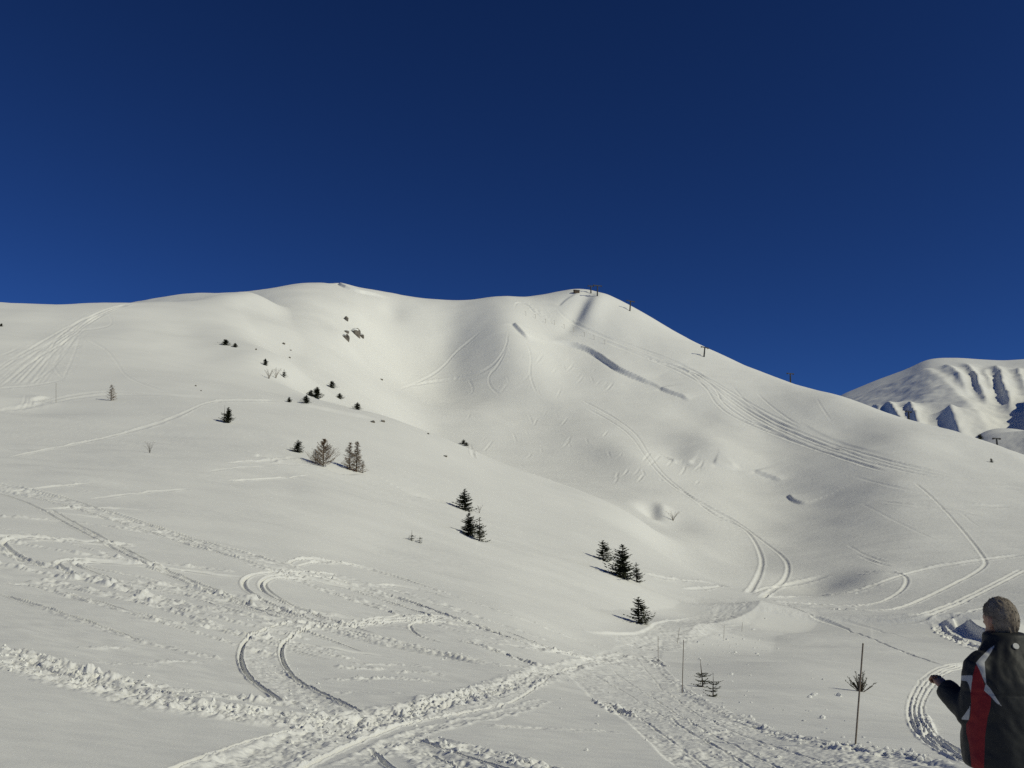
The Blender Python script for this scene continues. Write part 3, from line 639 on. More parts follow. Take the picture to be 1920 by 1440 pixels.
# the path: levelled a little and churned all over
PATH_PX = [(1290, 1448), (1200, 1374), (1130, 1322), (1092, 1290), (1062, 1262), (1080, 1245), (1130, 1222), (1186, 1204), (1245, 1193), (1300, 1176), (1340, 1150), (1360, 1131), (1385, 1120), (1430, 1129), (1426, 1150), (1413, 1167), (1370, 1187), (1310, 1199), (1242, 1211), (1236, 1240), (1262, 1276), (1300, 1306), (1380, 1346), (1460, 1376), (1540, 1393), (1610, 1402), (1700, 1417), (1790, 1440), (1990, 1500), (2100, 1700), (1500, 1600)]
pw = np.array([cast(*p) for p in PATH_PX])
def inside(poly, x, y):
    c = np.zeros(x.shape, bool)
    for (x0, y0), (x1, y1) in zip(poly, np.roll(poly, -1, axis=0)):
        k = (y0 > y) != (y1 > y); xi = (x1 - x0) * (y - y0) / (y1 - y0 + 1e-12) + x0; c ^= k & (x < xi)
    return c
rw = np.hypot(pw[:, 0], pw[:, 1]); pp = np.arctan2(pw[:, 0], pw[:, 1])
S, T = win(pp.min() - .01, pp.max() + .01, math.log(rw.min() - 1), math.log(rw.max() + 3))
PATHMASK = np.zeros(Z.shape, bool); PATHMASK[S, T] = inside(pw, X[S, T], Y[S, T])
m = PATHMASK[S, T].astype(float)
for _ in range(5):                       # soften its edge by a few cells
    q_ = np.pad(m, 1, mode='edge'); m = (q_[:-2, 1:-1] + q_[2:, 1:-1] + q_[1:-1, :-2] + q_[1:-1, 2:] + 2 * q_[1:-1, 1:-1]) / 6
Xs, Ys, Rs = X[S, T], Y[S, T], RR[S, T]
calm = np.clip(1 - (Rs - 60) / 60, 0.6, 1) * np.clip(0.8 + 1.1 * perlin(Xs / 2.5, Ys / 5), 0.35, 1.1)
Z[S, T] += m * (0.062 * calm * lumps(Xs, Ys, Rs) - 0.04)

for a in CHURN: do_churn(*a)
for a in TRACKS: do_groove(*a)
del Xs, Ys, Rs, calm, m

# ------------------------------------------------------------------ ground sheets
nr, nc = Z.shape
me_co = np.stack([X, Y, Z], -1).reshape(-1, 3).astype(np.float32)
ii, jj = np.meshgrid(np.arange(nr - 1), np.arange(nc), indexing='ij'); j2 = (jj + 1) % nc
quads = np.stack([ii * nc + jj, ii * nc + j2, (ii + 1) * nc + j2, (ii + 1) * nc + jj], -1)
# normals of the whole sheet, shared by its pieces so that no seam shows
P3 = me_co.reshape(nr, nc, 3).astype(float)
tu = np.roll(P3, -1, 1) - np.roll(P3, 1, 1); tv = np.empty_like(P3); tv[1:-1] = P3[2:] - P3[:-2]; tv[0] = P3[1] - P3[0]; tv[-1] = P3[-1] - P3[-2]
NRM = np.cross(tu, tv); NRM /= np.linalg.norm(NRM, axis=2, keepdims=True) + 1e-12
NRM[NRM[..., 2] < 0] *= -1
NRM = NRM.reshape(-1, 3).astype(np.float32); del P3, tu, tv
def ground(name, fmask, mat):
    q4 = quads[fmask]; used = np.zeros(nr * nc, bool); used[q4.ravel()] = True
    idx = np.cumsum(used) - 1; me = mesh_np(name, me_co[used], idx[q4], mat)
    try: me.normals_split_custom_set_from_vertices(NRM[used])
    except Exception as ex: print('normals', ex)
    o = link(name, me); o['kind'] = 'structure'; return o
fn = NEARMASK[:-1]; fp = PATHMASK[:-1]
ground('snow_slope', fn & ~fp, M_SNOW)
ground('snow_hill', ~fn & ~fp, M_SNOWFAR)
ground('snow_path', fp, M_SNOW)
# the patch of snow right under the camera
capv = [(0, 0, float(Z[0].mean()))] + [tuple(me_co[k]) for k in range(nc)]
cap = bpy.data.meshes.new('snow_underfoot'); cap.from_pydata(capv, [], [(0, 1 + k, 1 + (k + 1) % nc) for k in range(nc)]); cap.materials.append(M_SNOW)
link('snow_underfoot', cap)['kind'] = 'structure'
del quads, NRM
# ------------------------------------------------------------------ the far mountain and the hump in front of it
def far_ridge(name, sky_pts, v_bot, d0, d1, spurs, rough, nu=300, nq=150, back=1.5):
    us = np.linspace(sky_pts[0][0], sky_pts[-1][0], nu); vs = np.interp(us, *zip(*sky_pts))
    k = np.ones(7) / 7; vs = np.convolve(np.pad(vs, 3, mode='edge'), k, 'valid')
    qs = np.concatenate([np.linspace(0, 1, nq), np.linspace(1, back, 20)[1:]])
    U, Q = np.meshgrid(us, qs); ph, e1 = ray_pe(us, vs); _, e0 = ray_pe(us, np.full(nu, v_bot))
    D = d0 + (d1 - d0) * Q
    E = e0 + (e1 - e0) * np.clip(Q, 0, 1) ** 0.8
    Zm = E * D - np.where(Q > 1, (Q - 1) ** 1.3 * (d1 - d0) * 1.0, 0)
    fade = np.clip((1 - Q) / 0.22, 0, 1)
    for (ua, qa, ub, qb, wl, wr, h) in spurs:
        t = np.clip((Q - qb) / (qa - qb), 0, 1); uc = ub + (ua - ub) * t
        x = U - uc + 6 * perlin(Q * 7 + ua, U / 40) + 2.5 * perlin(Q * 22 + ua, U / 12)
        g = np.where(x < 0, np.exp(-(np.abs(x) / wl) ** 1.3), np.exp(-(np.abs(x) / wr) ** 1.3))
        on = np.clip((Q - qb + .08) / .16, 0, 1) * np.clip((qa + .05 - Q) / .08, 0, 1)
        Zm = Zm + h * g * on * fade
    Xm = D * np.sin(ph); Ym = D * np.cos(ph)
    Zm = Zm + rough * fade * (fbm(Xm / 160, Ym / 160, 4) + .25 * fbm(Xm / 35, Ym / 35, 3))
    v = np.stack([Xm, Ym, Zm], -1).reshape(-1, 3); n1, n2 = Zm.shape
    i, j = np.meshgrid(np.arange(n1 - 1), np.arange(n2 - 1), indexing='ij')
    f = np.stack([i * n2 + j, i * n2 + j + 1, (i + 1) * n2 + j + 1, (i + 1) * n2 + j], -1).reshape(-1, 4)
    link(name, mesh_np(name, v, f, M_SNOWPEAK))['kind'] = 'structure'
far_ridge('mountain', [(1380, 860), (1480, 800), (1580, 739), (1640, 714), (1700, 692), (1735, 675), (1760, 671), (1800, 671), (1840, 674), (1880, 676), (1930, 673), (2000, 668), (2100, 668), (2250, 700), (2500, 800)],
          880, 1350, 2700,
          [(1725, .86, 1840, .2, 140, 40, 24), (1772, .88, 1806, .6, 14, 26, 20), (1812, .92, 1840, .5, 10, 20, 20), (1848, .84, 1852, .62, 8, 8, 9), (1868, .9, 1886, .46, 12, 22, 24), (1908, .86, 1918, .6, 12, 14, 15), (1950, .9, 1950, .5, 10, 16, 24),
           (1660, .50, 1685, .2, 10, 26, 22), (1695, .46, 1720, .15, 10, 18, 16), (1632, .58, 1650, .3, 8, 22, 16), (1770, .32, 1790, .08, 16, 40, 20), (1985, .5, 1970, .1, 40, 60, 60), (2060, .9, 2060, .1, 40, 60, 30)], 9)
far_ridge('back_hill', [(1780, 880), (1815, 830), (1840, 811), (1865, 803), (1895, 803), (1930, 808), (2000, 800), (2120, 800), (2300, 860)], 930, 760, 980,
          [(1960, .9, 1950, .1, 70, 60, 16)], 3, nu=140, nq=70)

# ------------------------------------------------------------------ materials for the things
M_NEEDLE = material('spruce_needles', (0.032, 0.040, 0.024), 0.7, .2, noise=(1.5, (0.060, 0.066, 0.036)))
M_BARK = material('bark', (0.10, 0.075, 0.055), 0.9, .1, noise=(8, (0.05, 0.04, 0.03)))
M_LARCH = material('larch_twigs', (0.20, 0.135, 0.08), 0.9, .1, noise=(3, (0.12, 0.085, 0.055)))
M_TWIG = material('grey_twigs', (0.17, 0.14, 0.11), 0.9, .1)
M_ROCK = material('rock', (0.20, 0.18, 0.15), 0.9, .2, noise=(1.2, (0.10, 0.09, 0.08)), bump=(3, .6, .2))
M_STEEL = material('painted_steel', (0.022, 0.024, 0.026), 0.5, .3, noise=(4, (0.04, 0.04, 0.04)))
M_POLE = material('weathered_pole', (0.16, 0.13, 0.10), 0.8, .2, noise=(9, (0.25, 0.21, 0.17)))
M_WOOD = material('dark_boards', (0.07, 0.05, 0.035), 0.8, .2, noise=(5, (0.11, 0.08, 0.06)))

def spot(u, v, vtop=None):
    p = cast(u, v); z = zat(*p); d = p[1] * math.cos(PITCH) + z * math.sin(PITCH)
    return (float(p[0]), float(p[1]), z), (abs(v - vtop) * d / F_PX if vtop is not None else None), d

# ------------------------------------------------------------------ conifers
def spruce_meshes(seed, rad=.26, whorls=17, per=8, sparse=0.0, tuft=.057, bare_top=.06):
    q = random.Random(seed); tr = MB(); fo = MB(); pa, pb, pc_ = q.random() * 6, q.random() * 6, q.random() * 6
    tr.path([(0, 0, -.06), (0, 0, .4), (q.uniform(-.01, .01), 0, .75), (0, 0, 1)], [.022, .016, .009, .002], 6)
    for w in range(whorls):
        z = .03 + (1 - .03 - bare_top * .3) * (w / (whorls - 1)) ** .92
        if sparse and q.random() < sparse * .6: continue
        Lr = rad * ((1 - z) ** .78) + .014
        n = per if z < .8 else max(4, per - 3)
        a0 = q.random() * 6.28
        for k in range(n):
            if q.random() < .12 + sparse: continue
            az = a0 + 6.283 * k / n + q.uniform(-.3, .3); L = Lr * q.uniform(.6, 1.2) * (1 + .24 * math.sin(az + pa + 3 * z) + .2 * math.sin(2 * az - 11 * z + pb) + .16 * math.sin(26 * z + pc_))
            if q.random() < .06: L *= 1.25
            z0 = z + q.uniform(-.022, .022); dz = q.uniform(-.28, .02) * (1 - z * .7)
            ca, sa = math.cos(az), math.sin(az)
            pts = []
            m = 5 if L > .1 else 3
            for i in range(m + 1):
                t = i / m; rr = L * t; pts.append(Vector((ca * rr, sa * rr, z0 + dz * rr + .32 * L * t * t)))
            tr.path(pts[::2] if len(pts) > 4 else [pts[0], pts[-1]], [.0035, .0022, .001] if len(pts) > 4 else [.003, .001], 3)
            for i in range(1, m + 1):
                p = pts[i]; d = (pts[i] - pts[i - 1]).normalized(); s = d.cross(Vector((0, 0, 1))).normalized()
                wd_ = tuft * (1.15 - .55 * i / m) * q.uniform(.7, 1.3) * (.5 + .8 * min(1, L / .16))
                for sg in (-1, 1):
                    tip = p + d * wd_ * q.uniform(.5, 1.0) + s * sg * wd_ * q.uniform(.7, 1.15) + Vector((0, 0, q.uniform(-.6, .1) * wd_))
                    b0 = p - d * wd_ * .55; b1 = p + d * wd_ * .35
                    fo.quad(b0, b1, tip)
                    tip2 = p + d * wd_ * q.uniform(-.2, .4) + s * sg * wd_ * q.uniform(.2, .6) - Vector((0, 0, wd_ * q.uniform(.4, .9)))
                    fo.quad(b0, tip2, b1)
                if i == m:
                    tip = p + d * wd_ * 1.3; fo.quad(p + s * wd_ * .3, tip, p - s * wd_ * .3)
                    fo.quad(p + Vector((0, 0, wd_ * .25)), tip, p - Vector((0, 0, wd_ * .25)))
    for k in range(6):                       # leader shoot
        a = k * 1.05; z = .93 + .012 * k; fo.quad((0, 0, z - .02), (.014 * math.cos(a), .014 * math.sin(a), z + .018), (0, 0, z + .035))
    return tr.mesh('trunk', M_BARK), fo.mesh('crown', M_NEEDLE)
SPR = [spruce_meshes(1), spruce_meshes(2, .30, 16, 8), spruce_meshes(3, .24, 19, 8), spruce_meshes(4, .34, 13, 8, .05, .06), spruce_meshes(5, .22, 15, 7, .15)]
SPARSE = [spruce_meshes(11, .30, 7, 6, .25, .05, 1.5), spruce_meshes(14, .36, 7, 6, .25, .055, 1.2)]
def larch_meshes(seed, rad=.24, whorls=22, per=6, dense=1.0, up=.25, lowfrac=0.0):
    q = random.Random(seed); tr = MB(); fo = MB()
    tr.path([(0, 0, -.06), (q.uniform(-.01, .01), 0, .4), (q.uniform(-.012, .012), 0, .75), (0, 0, 1)], [.017, .013, .008, .0025], 6)
    for w in range(whorls):
        z = .05 + .92 * (w / (whorls - 1)); Lr = rad * (1 - z) ** .75 + .018
        if z < lowfrac: Lr *= 1.15
        for k in range(per if z < .7 else per - 2):
            az = q.random() * 6.283; L = Lr * q.uniform(.5, 1.15); ca, sa = math.cos(az), math.sin(az)
            P = [Vector((ca * L * t, sa * L * t, z + q.uniform(-.01, .01) + L * (up * t * t - .08 * t))) for t in (0, .33, .66, 1)]
            fo.path(P, [.0065, .005, .0038, .002], 3)
            for i in range(int(12 * dense)):
                t = q.uniform(.2, 1); j = min(int(t * 3), 2); b = P[j].lerp(P[j + 1], t * 3 - j)
                tw = Vector((ca * q.uniform(.1, 1) - sa * q.uniform(-1, 1), sa * q.uniform(.1, 1) + ca * q.uniform(-1, 1), q.uniform(-.7, .5)))
                fo.tube(b, b + tw.normalized() * q.uniform(.018, .055), .0034, .0018, 3)
    return tr.mesh('trunk', M_BARK), fo.mesh('branches', M_LARCH)
LAR = [larch_meshes(21, .30, 17, 6, 1.0, .5), larch_meshes(22, .26, 24, 6, 1.2, .35), larch_meshes(23, .20, 24, 6, 1.2, .35), larch_meshes(24, .46, 20, 8, 2.0, .8, .4)]
def shrub_meshes(seed, n=9, spread=.6, r=.012):
    q = random.Random(seed); a = MB(); b = MB()
    for k in range(n):
        az = q.random() * 6.28; sp = q.uniform(.1, spread); h = q.uniform(.6, 1)
        P = [Vector((0, 0, -.08))] + [Vector((math.cos(az) * sp * t ** 1.4, math.sin(az) * sp * t ** 1.4, h * t)) for t in (.35, .7, 1)]
        a.path(P, [r, r * .8, r * .55, r * .3], 3)
        for i in range(7):
            t = q.uniform(.3, 1); j = min(int(t * 3), 2); c = P[j].lerp(P[j + 1], t * 3 - j)
            b.tube(c, c + Vector((q.uniform(-1, 1), q.uniform(-1, 1), q.uniform(0, 1))).normalized() * q.uniform(.08, .22), r * .4, r * .2, 3)
    return a.mesh('stems', M_TWIG), b.mesh('twigs', M_TWIG)
SHR = [shrub_meshes(31), shrub_meshes(32, 12, .8)]
WIDE = {'spruce_tree': 1.6, 'larch_tree': 1.25, 'spruce_sapling': 1.35, 'bare_shrub': 1.2}
def plant(name, label, cat, u, vb, vt, meshes, wide=1.0, group=None, lean=(0, 0), sink=0.0, minh=None):
    loc, h, d = spot(u, vb, vt)
    wide *= WIDE[name]
    t = thing(name, label, cat, (loc[0], loc[1], loc[2] - sink * h), (lean[0], lean[1], random.random() * 6.28), group)
    for nm, me in zip([m.name.split('.')[0] for m in meshes], meshes):
        o = link(nm, me, t); o.scale = (h * wide, h * wide, h * (1 + sink))
        if nm in ('twigs',): o['kind'] = 'stuff'
    return t
G1 = 'spruces on the shoulder of the near slope'; G2 = 'small trees on the left hillside'; G3 = 'bare larches on the left slope'
plant('spruce_tree', 'broad dark spruce, uppermost of the trees where the near slope rolls over', 'spruce', 871, 956, 917, SPR[1], 1.15, G1, sink=.1)
plant('spruce_tree', 'dark spruce just below the broad upper one, with a narrower spruce touching its right side', 'spruce', 879, 1004, 962, SPR[0], 1.1, G1, sink=.05)
plant('spruce_tree', 'narrow spruce on the right edge of the middle pair, lower half leaning on it', 'spruce', 899, 1014, 971, SPR[4], .9, G1, sink=.05)
plant('spruce_tree', 'wide low spruce left of the tallest spruce, further back on the roll of the slope', 'spruce', 1131, 1050, 1014, SPR[3], 1.1, G1, sink=.1)
plant('spruce_tree', 'tallest spruce on the near slope, pointed top against the valley snow', 'spruce', 1168, 1084, 1022, SPR[0], 1.0, G1, sink=.04)
plant('spruce_tree', 'thin small spruce standing against the right foot of the tallest spruce', 'spruce', 1194, 1091, 1056, SPR[4], 1.0, G1)
plant('spruce_tree', 'ragged lone spruce on the bank above the cleared path', 'spruce', 1198, 1168, 1121, SPR[3], 1.0, G1)
plant('spruce_sapling', 'tiny spruce tip poking out right beside the foot of the ragged lone spruce', 'sapling', 1211, 1171, 1159, SPR[4], 1.2)
plant('spruce_sapling', 'left one of two tiny spruces alone in the middle of the near slope', 'sapling', 772, 1013, 995, SPARSE[0], 1.5, 'two tiny spruces on open snow')
plant('spruce_sapling', 'right and smaller one of two tiny spruces alone in the middle of the near slope', 'sapling', 787, 1018, 1004, SPARSE[1], 1.5, 'two tiny spruces on open snow')
plant('spruce_sapling', 'sparse young spruce with a long bare leader beside the path, behind the tall thin pole', 'sapling', 1318, 1288, 1238, SPARSE[0], 1.0, 'saplings below the path edge', lean=(0, -.08))
plant('spruce_sapling', 'lower bushier young spruce half buried in snow right of the bare leader sapling', 'sapling', 1337, 1306, 1264, SPARSE[1], 1.15, 'saplings below the path edge', lean=(0, .05))
plant('spruce_tree', 'slim spruce with a thinner stem at its left, alone on the open left slope', 'spruce', 427, 793, 763, SPR[2], .85, G2)
plant('spruce_sapling', 'spindly bare-topped stem touching the left side of the slim lone spruce', 'sapling', 420, 790, 760, SPARSE[0], .8, G2)
plant('spruce_tree', 'compact spruce left of the group of bare larches', 'spruce', 558, 848, 825, SPR[1], 1.2, G2)
for u, vb, vt, k, w, lb in [
    (497, 685, 672, 2, 1.1, 'small dark spruce just above the grey twiggy shrubs high on the left slope'),
    (532, 707, 693, 4, 1.1, 'leaning little spruce at the right end of the grey twiggy shrubs'),
    (594, 747, 725, 2, 1.2, 'largest dark spruce of the crest cluster below the bowl'),
    (583, 743, 731, 3, 1.5, 'low bushy spruce pressed against the left of the largest crest spruce'),
    (574, 756, 740, 1, 1.3, 'pale loose little spruce below the largest crest spruce'),
    (542, 754, 744, 0, 1.2, 'tiny spruce furthest left on the crest below the bowl'),
    (622, 727, 714, 3, 1.4, 'rounded little spruce up in the bowl, highest of the crest cluster'),
    (637, 748, 737, 3, 1.5, 'flat broad little spruce right of the cluster on the crest'),
    (670, 768, 754, 1, 1.4, 'little spruce furthest right along the crest below the bowl'),
    (869, 833, 824, 1, 1.5, 'tiny dark spruce on the skyline edge of the near slope, in front of the valley'),
    (874, 836, 829, 3, 1.6, 'lower companion touching the right of the tiny spruce on the slope edge'),
    (422, 647, 636, 3, 1.8, 'dark low spruce tuft high on the left hillside above a snow drift'),
    (441, 651, 643, 3, 1.5, 'smaller tuft just right of the dark low one high on the left hillside'),
    (2, 612, 606, 1, 1.4, 'tiny dark tree at the far left edge below the skyline'),
    (1859, 867, 859, 1, 1.0, 'tiny dark conifer alone on the bright slope at far right'),
    (1838, 819, 809, 3, 1.6, 'dark tree on the right skyline left of the last lift pylon')]:
    plant('spruce_tree', lb, 'spruce', u, vb, vt, SPR[k], w, G2 if u < 800 else None)
plant('larch_tree', 'bare brown larch alone on the left slope beside the traverse track', 'larch', 208, 751, 721, LAR[0], 1.15, G3)
plant('larch_tree', 'bushy reddish bare larch, the left one of the larch group', 'larch', 606, 875, 823, LAR[3], .95, G3)
plant('larch_tree', 'small sparse larch at the left edge of the bushy reddish larch', 'larch', 591, 869, 842, LAR[0], 1.2, G3)
plant('larch_tree', 'slender grey larch, left of the two tall ones in the larch group', 'larch', 655, 881, 829, LAR[1], .95, G3)
plant('larch_tree', 'tallest slender larch, right of the two tall ones in the larch group', 'larch', 668, 885, 827, LAR[2], 1.0, G3)
plant('larch_tree', 'small larch at the right foot of the tallest slender larch', 'larch', 680, 887, 864, LAR[0], 1.2, G3)
plant('bare_shrub', 'faint leafless shrub alone on the open left slope', 'shrub', 281, 849, 827, SHR[0], .8)
plant('bare_shrub', 'left one of two grey leafless shrubs high on the left slope', 'shrub', 504, 710, 690, SHR[1], .8, 'grey shrubs high on the left')
plant('bare_shrub', 'right one of two grey leafless shrubs high on the left slope', 'shrub', 517, 709, 688, SHR[0], .9, 'grey shrubs high on the left')
plant('bare_shrub', 'pale leafless twigs right of the broad upper spruce', 'shrub', 899, 962, 946, SHR[0], .8)
plant('bare_shrub', 'dark spiky leafless shrub beside the hollow in the valley snow', 'shrub', 1262, 976, 957, SHR[1], .9)
loc, h, d = spot(1614, 1297, 1262)
t = thing('bush', 'dark spiky bush half buried in snow, behind the tall pole at right', 'bush', loc)
a = MB(); b = MB(); q = random.Random(8)
for k in range(34):
    az = q.uniform(0, 6.28); L = q.uniform(.55, 1.0) * h
    el = q.uniform(.25, 1.45); d0 = Vector((math.cos(az) * math.cos(el), .6 * math.sin(az) * math.cos(el), math.sin(el)))
    P = [Vector((0, 0, -.1)), d0 * L * .5, d0 * L + Vector((0, 0, .12 * L))]; a.path(P, [.02, .014, .006], 4)
    for i in range(22):
        tt = q.uniform(.25, 1); c = P[0].lerp(P[1], tt * 2) if tt < .5 else P[1].lerp(P[2], tt * 2 - 1)
        n = Vector((q.uniform(-1, 1), q.uniform(-1, 1), q.uniform(-.3, 1))).normalized() * q.uniform(.05, .11); s = n.orthogonal().normalized() * .02
        b.quad(c - s, c + s, c + n)
a.build('stems', M_BARK, t); b.build('needles', M_NEEDLE, t)

# ------------------------------------------------------------------ rocks (partly snowed in)
def rock_mesh(seed):
    bm = bmesh.new(); bmesh.ops.create_icosphere(bm, subdivisions=3, radius=1); r_ = np.random.default_rng(seed); off = r_.random(3) * 20
    for v in bm.verts:
        c = v.co; n = perlin(np.array([c.x * 1.3 + off[0] + c.z]), np.array([c.y * 1.3 + off[1] - c.z * .7]))[0] + .5 * perlin(np.array([c.x * 3 + off[2] + 2 * c.z]), np.array([c.y * 3 + c.z]))[0]
        v.co = c * (1 + .45 * n); v.co.z = max(-.6, round(v.co.z * 3) / 3 * .4 + v.co.z * .6)
    me = bpy.data.meshes.new('rock'); bm.to_mesh(me); bm.free(); me.materials.append(M_ROCK); return me
def cap_mesh(seed):
    bm = bmesh.new(); bmesh.ops.create_icosphere(bm, subdivisions=3, radius=1)
    for v in bm.verts:
        n = perlin(np.array([v.co.x * 2 + seed]), np.array([v.co.y * 2]))[0]; v.co *= 1 + .2 * n; v.co.z *= .45
    me = bpy.data.meshes.new('snow_cap'); bm.to_mesh(me); bm.free(); me.materials.append(M_SNOWFAR)
    me.polygons.foreach_set('use_smooth', np.ones(len(me.polygons), bool)); return me
RK = [rock_mesh(k) for k in range(3)]; CAPM = [cap_mesh(k) for k in range(2)]
for i, (u, v, w, hh, lb) in enumerate([
    (649, 636, 12, 14, 'lowest left boulder of the outcrop under the dome'), (668, 628, 15, 17, 'largest grey boulder of the outcrop under the dome'),
    (678, 632, 9, 9, 'small boulder at the right end of the outcrop under the dome'), (649, 623, 10, 5, 'flat ledge of rock above the lowest left boulder'),
    (649, 600, 9, 9, 'boulder standing alone above the outcrop on the dome face'), (699, 792, 7, 5, 'left one of two snowy rocks on the crest of the near slope'),
    (718, 791, 8, 6, 'right one of two snowy rocks on the crest of the near slope'), (715, 712, 5, 3, 'dark stone alone on the floor of the bowl'),
    (532, 645, 5, 4, 'dark stone high on the bright hillside, top of a scatter'), (543, 671, 4, 3, 'dark stone lowest in the scatter on the bright hillside'),
    (545, 657, 3, 2, 'tiny stone in the middle of the scatter on the bright hillside'), (480, 656, 3, 4, 'tiny dark stone left of the scatter on the bright hillside'),
    (835, 856, 7, 4, 'flat stone on the near slope below the tiny skyline spruce'), (803, 814, 4, 3, 'small stone at the slope edge left of the tiny skyline spruce'),
    (1205, 592, 0, 0, ''), (367, 724, 3, 3, 'tiny stone on the left slope, upper of a pair'), (377, 733, 3, 2, 'tiny stone on the left slope, lower of a pair')]):
    if not lb: continue
    loc, h, d = spot(u, v, v - hh); wm = w * d / F_PX
    t = thing('rock', lb, 'rock', loc, (0, 0, i * 1.3), 'rocks showing through the snow')
    o = link('stone', RK[i % 3], t); o.scale = (wm * .55, wm * .5, h * .75)
    if w > 4:
        o = link('snow_cap', CAPM[i % 2], t); o.location = (-wm * .12, wm * .12, h * .52); o.scale = (wm * .5, wm * .46, h * .42)

# ------------------------------------------------------------------ poles along the path
def pole(u, vb, vt, du, label, group, rad=.017, mark=None):
    loc, h, d = spot(u, vb, vt); ax = (du + (u - 960) / 10100 * (vb - vt)) / max(1, vb - vt)
    t = thing('marker_pole', label, 'pole', loc, (0, math.atan(ax), 0), group)
    r = max(rad, .34 * d / F_PX); m = MB(); m.tube((0, 0, -.4), (0, 0, h), r, r * .85, 8); m.build('shaft', M_POLE, t)
    c = MB(); c.tube((0, 0, h), (0, 0, h + 1.5 * r), r * 1.1, r * .6, 8); c.build('tip', M_POLE, t)
GP = 'thin poles along the path edge'
pole(1604, 1395, 1213, 15, 'tall thin leaning pole on the right edge of the path, nearest of the poles', GP)
pole(1279, 1299, 1204, 3, 'upright thin pole left of the sparse young spruces', GP)
pole(1234, 1240, 1195, 0, 'short pole at the narrow bend of the path, left of the others there', GP)
pole(1270, 1207, 1178, 4, 'slightly leaning pole standing in the path just behind the bend', GP)
pole(1357, 1197, 1173, 1, 'small pole on the path edge halfway to the far end', GP)
pole(1391, 1184, 1168, 1, 'farthest and smallest pole before the end of the path', GP)
pole(105, 755, 718, 0, 'lone thin pole on the left slope beside the bare larch', None)

# posts of the rope fence high on the hill
GF = 'fence posts along the upper run'
for k, (u, v) in enumerate([(986, 592), (1004, 597), (1023, 606), (1040, 609), (1058, 616), (1076, 622), (1096, 631), (1114, 637), (1134, 645)]):
    loc, h, d = spot(u, v, v - 8)
    t = thing('fence_post', ('leftmost', 'second', 'third', 'fourth', 'middle', 'sixth', 'seventh', 'eighth', 'rightmost')[k] + (' of the row of thin fence posts' if k in (0, 4, 8) else ' from the left of the row of thin fence posts') + ' beside the upper ski run', 'fence post', loc, (0, 0, 0), GF)
    m = MB(); m.tube((0, 0, -.5), (0, 0, h), .09, .08, 6); m.build('post', M_POLE, t)
    m = MB(); m.box((-.45, 0, h - .12), (.9, .08, .16)); m.build('crossbar', M_POLE, t)

# ------------------------------------------------------------------ drag lift on the skyline
def pylon(u, vb, vt, label, lean=0.0, yaw=0.3, back=0.0):
    loc, h, d = spot(u, vb, vt); h = min(max(h, 5), 14)
    if back:                              # stands beyond the edge of the slope
        p = np.array(loc[:2]) * (1 + back / d); top = loc[2] * (1 + back / d) + h; loc = (float(p[0]), float(p[1]), zat(*p)); h = min(max(top - loc[2], 6), 14)
    t = thing('lift_pylon', label, 'lift pylon', loc, (0, lean, yaw), 'ski lift pylons on the ridge')
    m = MB(); m.tube((0, 0, -1.5), (0, 0, h), .62, .48, 10); m.build('mast', M_STEEL, t)
    m = MB(); m.box((0, 0, h + .12), (h * .92, .75, .6)); m.box((0, 0, h - .5), (h * .22, .12, .12)); m.build('crossarm', M_STEEL, t)
    for s in (-1, 1):
        m = MB(); m.box((s * h * .38, 0, h - .18), (.16, 1.9, .28))
        for y in (-.7, -.25, .25, .7): m.tube((s * h * .38 - .1, y, h - .38), (s * h * .38 + .1, y, h - .38), .2, .2, 10)
        m.build('sheave_assembly', M_STEEL, t)
    m = MB()
    for z in np.arange(.8, h - .4, .45): m.box((0, -.42, z), (.34, .05, .05))
    m.box((-.17, -.42, h / 2), (.04, .04, h - .8)); m.box((.17, -.42, h / 2), (.04, .04, h - .8)); m.build('ladder', M_STEEL, t)
pylon(1108, 550, 536, 'left pylon of the pair on the very top of the hill')
pylon(1120, 555, 535, 'right and taller pylon of the pair on the very top of the hill', .03)
pylon(1181, 583, 564, 'lift pylon just below the summit on the right ridge', .1)
pylon(1320, 669, 651, 'lift pylon halfway down the right ridge, casting a shadow on the snow', .14)
pylon(1482, 715, 698, 'lift pylon standing against blue sky low on the right ridge', .04)
pylon(1704, 784, 770, 'lift pylon in front of the distant white mountain', .05)
pylon(1870, 838, 826, 'last lift pylon at far right, only its top showing above the slope edge', .0, .3, 45)
loc, h, d = spot(1081, 549, 543)
t = thing('lift_hut', 'small dark lift hut half hidden behind the summit snow', 'hut', loc, (0, 0, .3))
m = MB(); m.box((0, 0, 0.6), (4.6, 3, 2.4)); m.build('walls', M_WOOD, t)
m = MB(); m.quad((-2.7, -1.9, 1.8), (2.7, -1.9, 1.8), (2.7, 0, 2.7), (-2.7, 0, 2.7)); m.quad((2.7, 1.9, 1.8), (-2.7, 1.9, 1.8), (-2.7, 0, 2.7), (2.7, 0, 2.7))
m.quad((-2.7, -1.9, 1.8), (-2.7, 0, 2.7), (-2.7, 1.9, 1.8)); m.quad((2.7, -1.9, 1.8), (2.7, 1.9, 1.8), (2.7, 0, 2.7)); m.build('roof', M_WOOD, t)
m = MB(); m.box((0, -1.52, 1.0), (1.0, .06, .8)); m.build('window', M_STEEL, t)

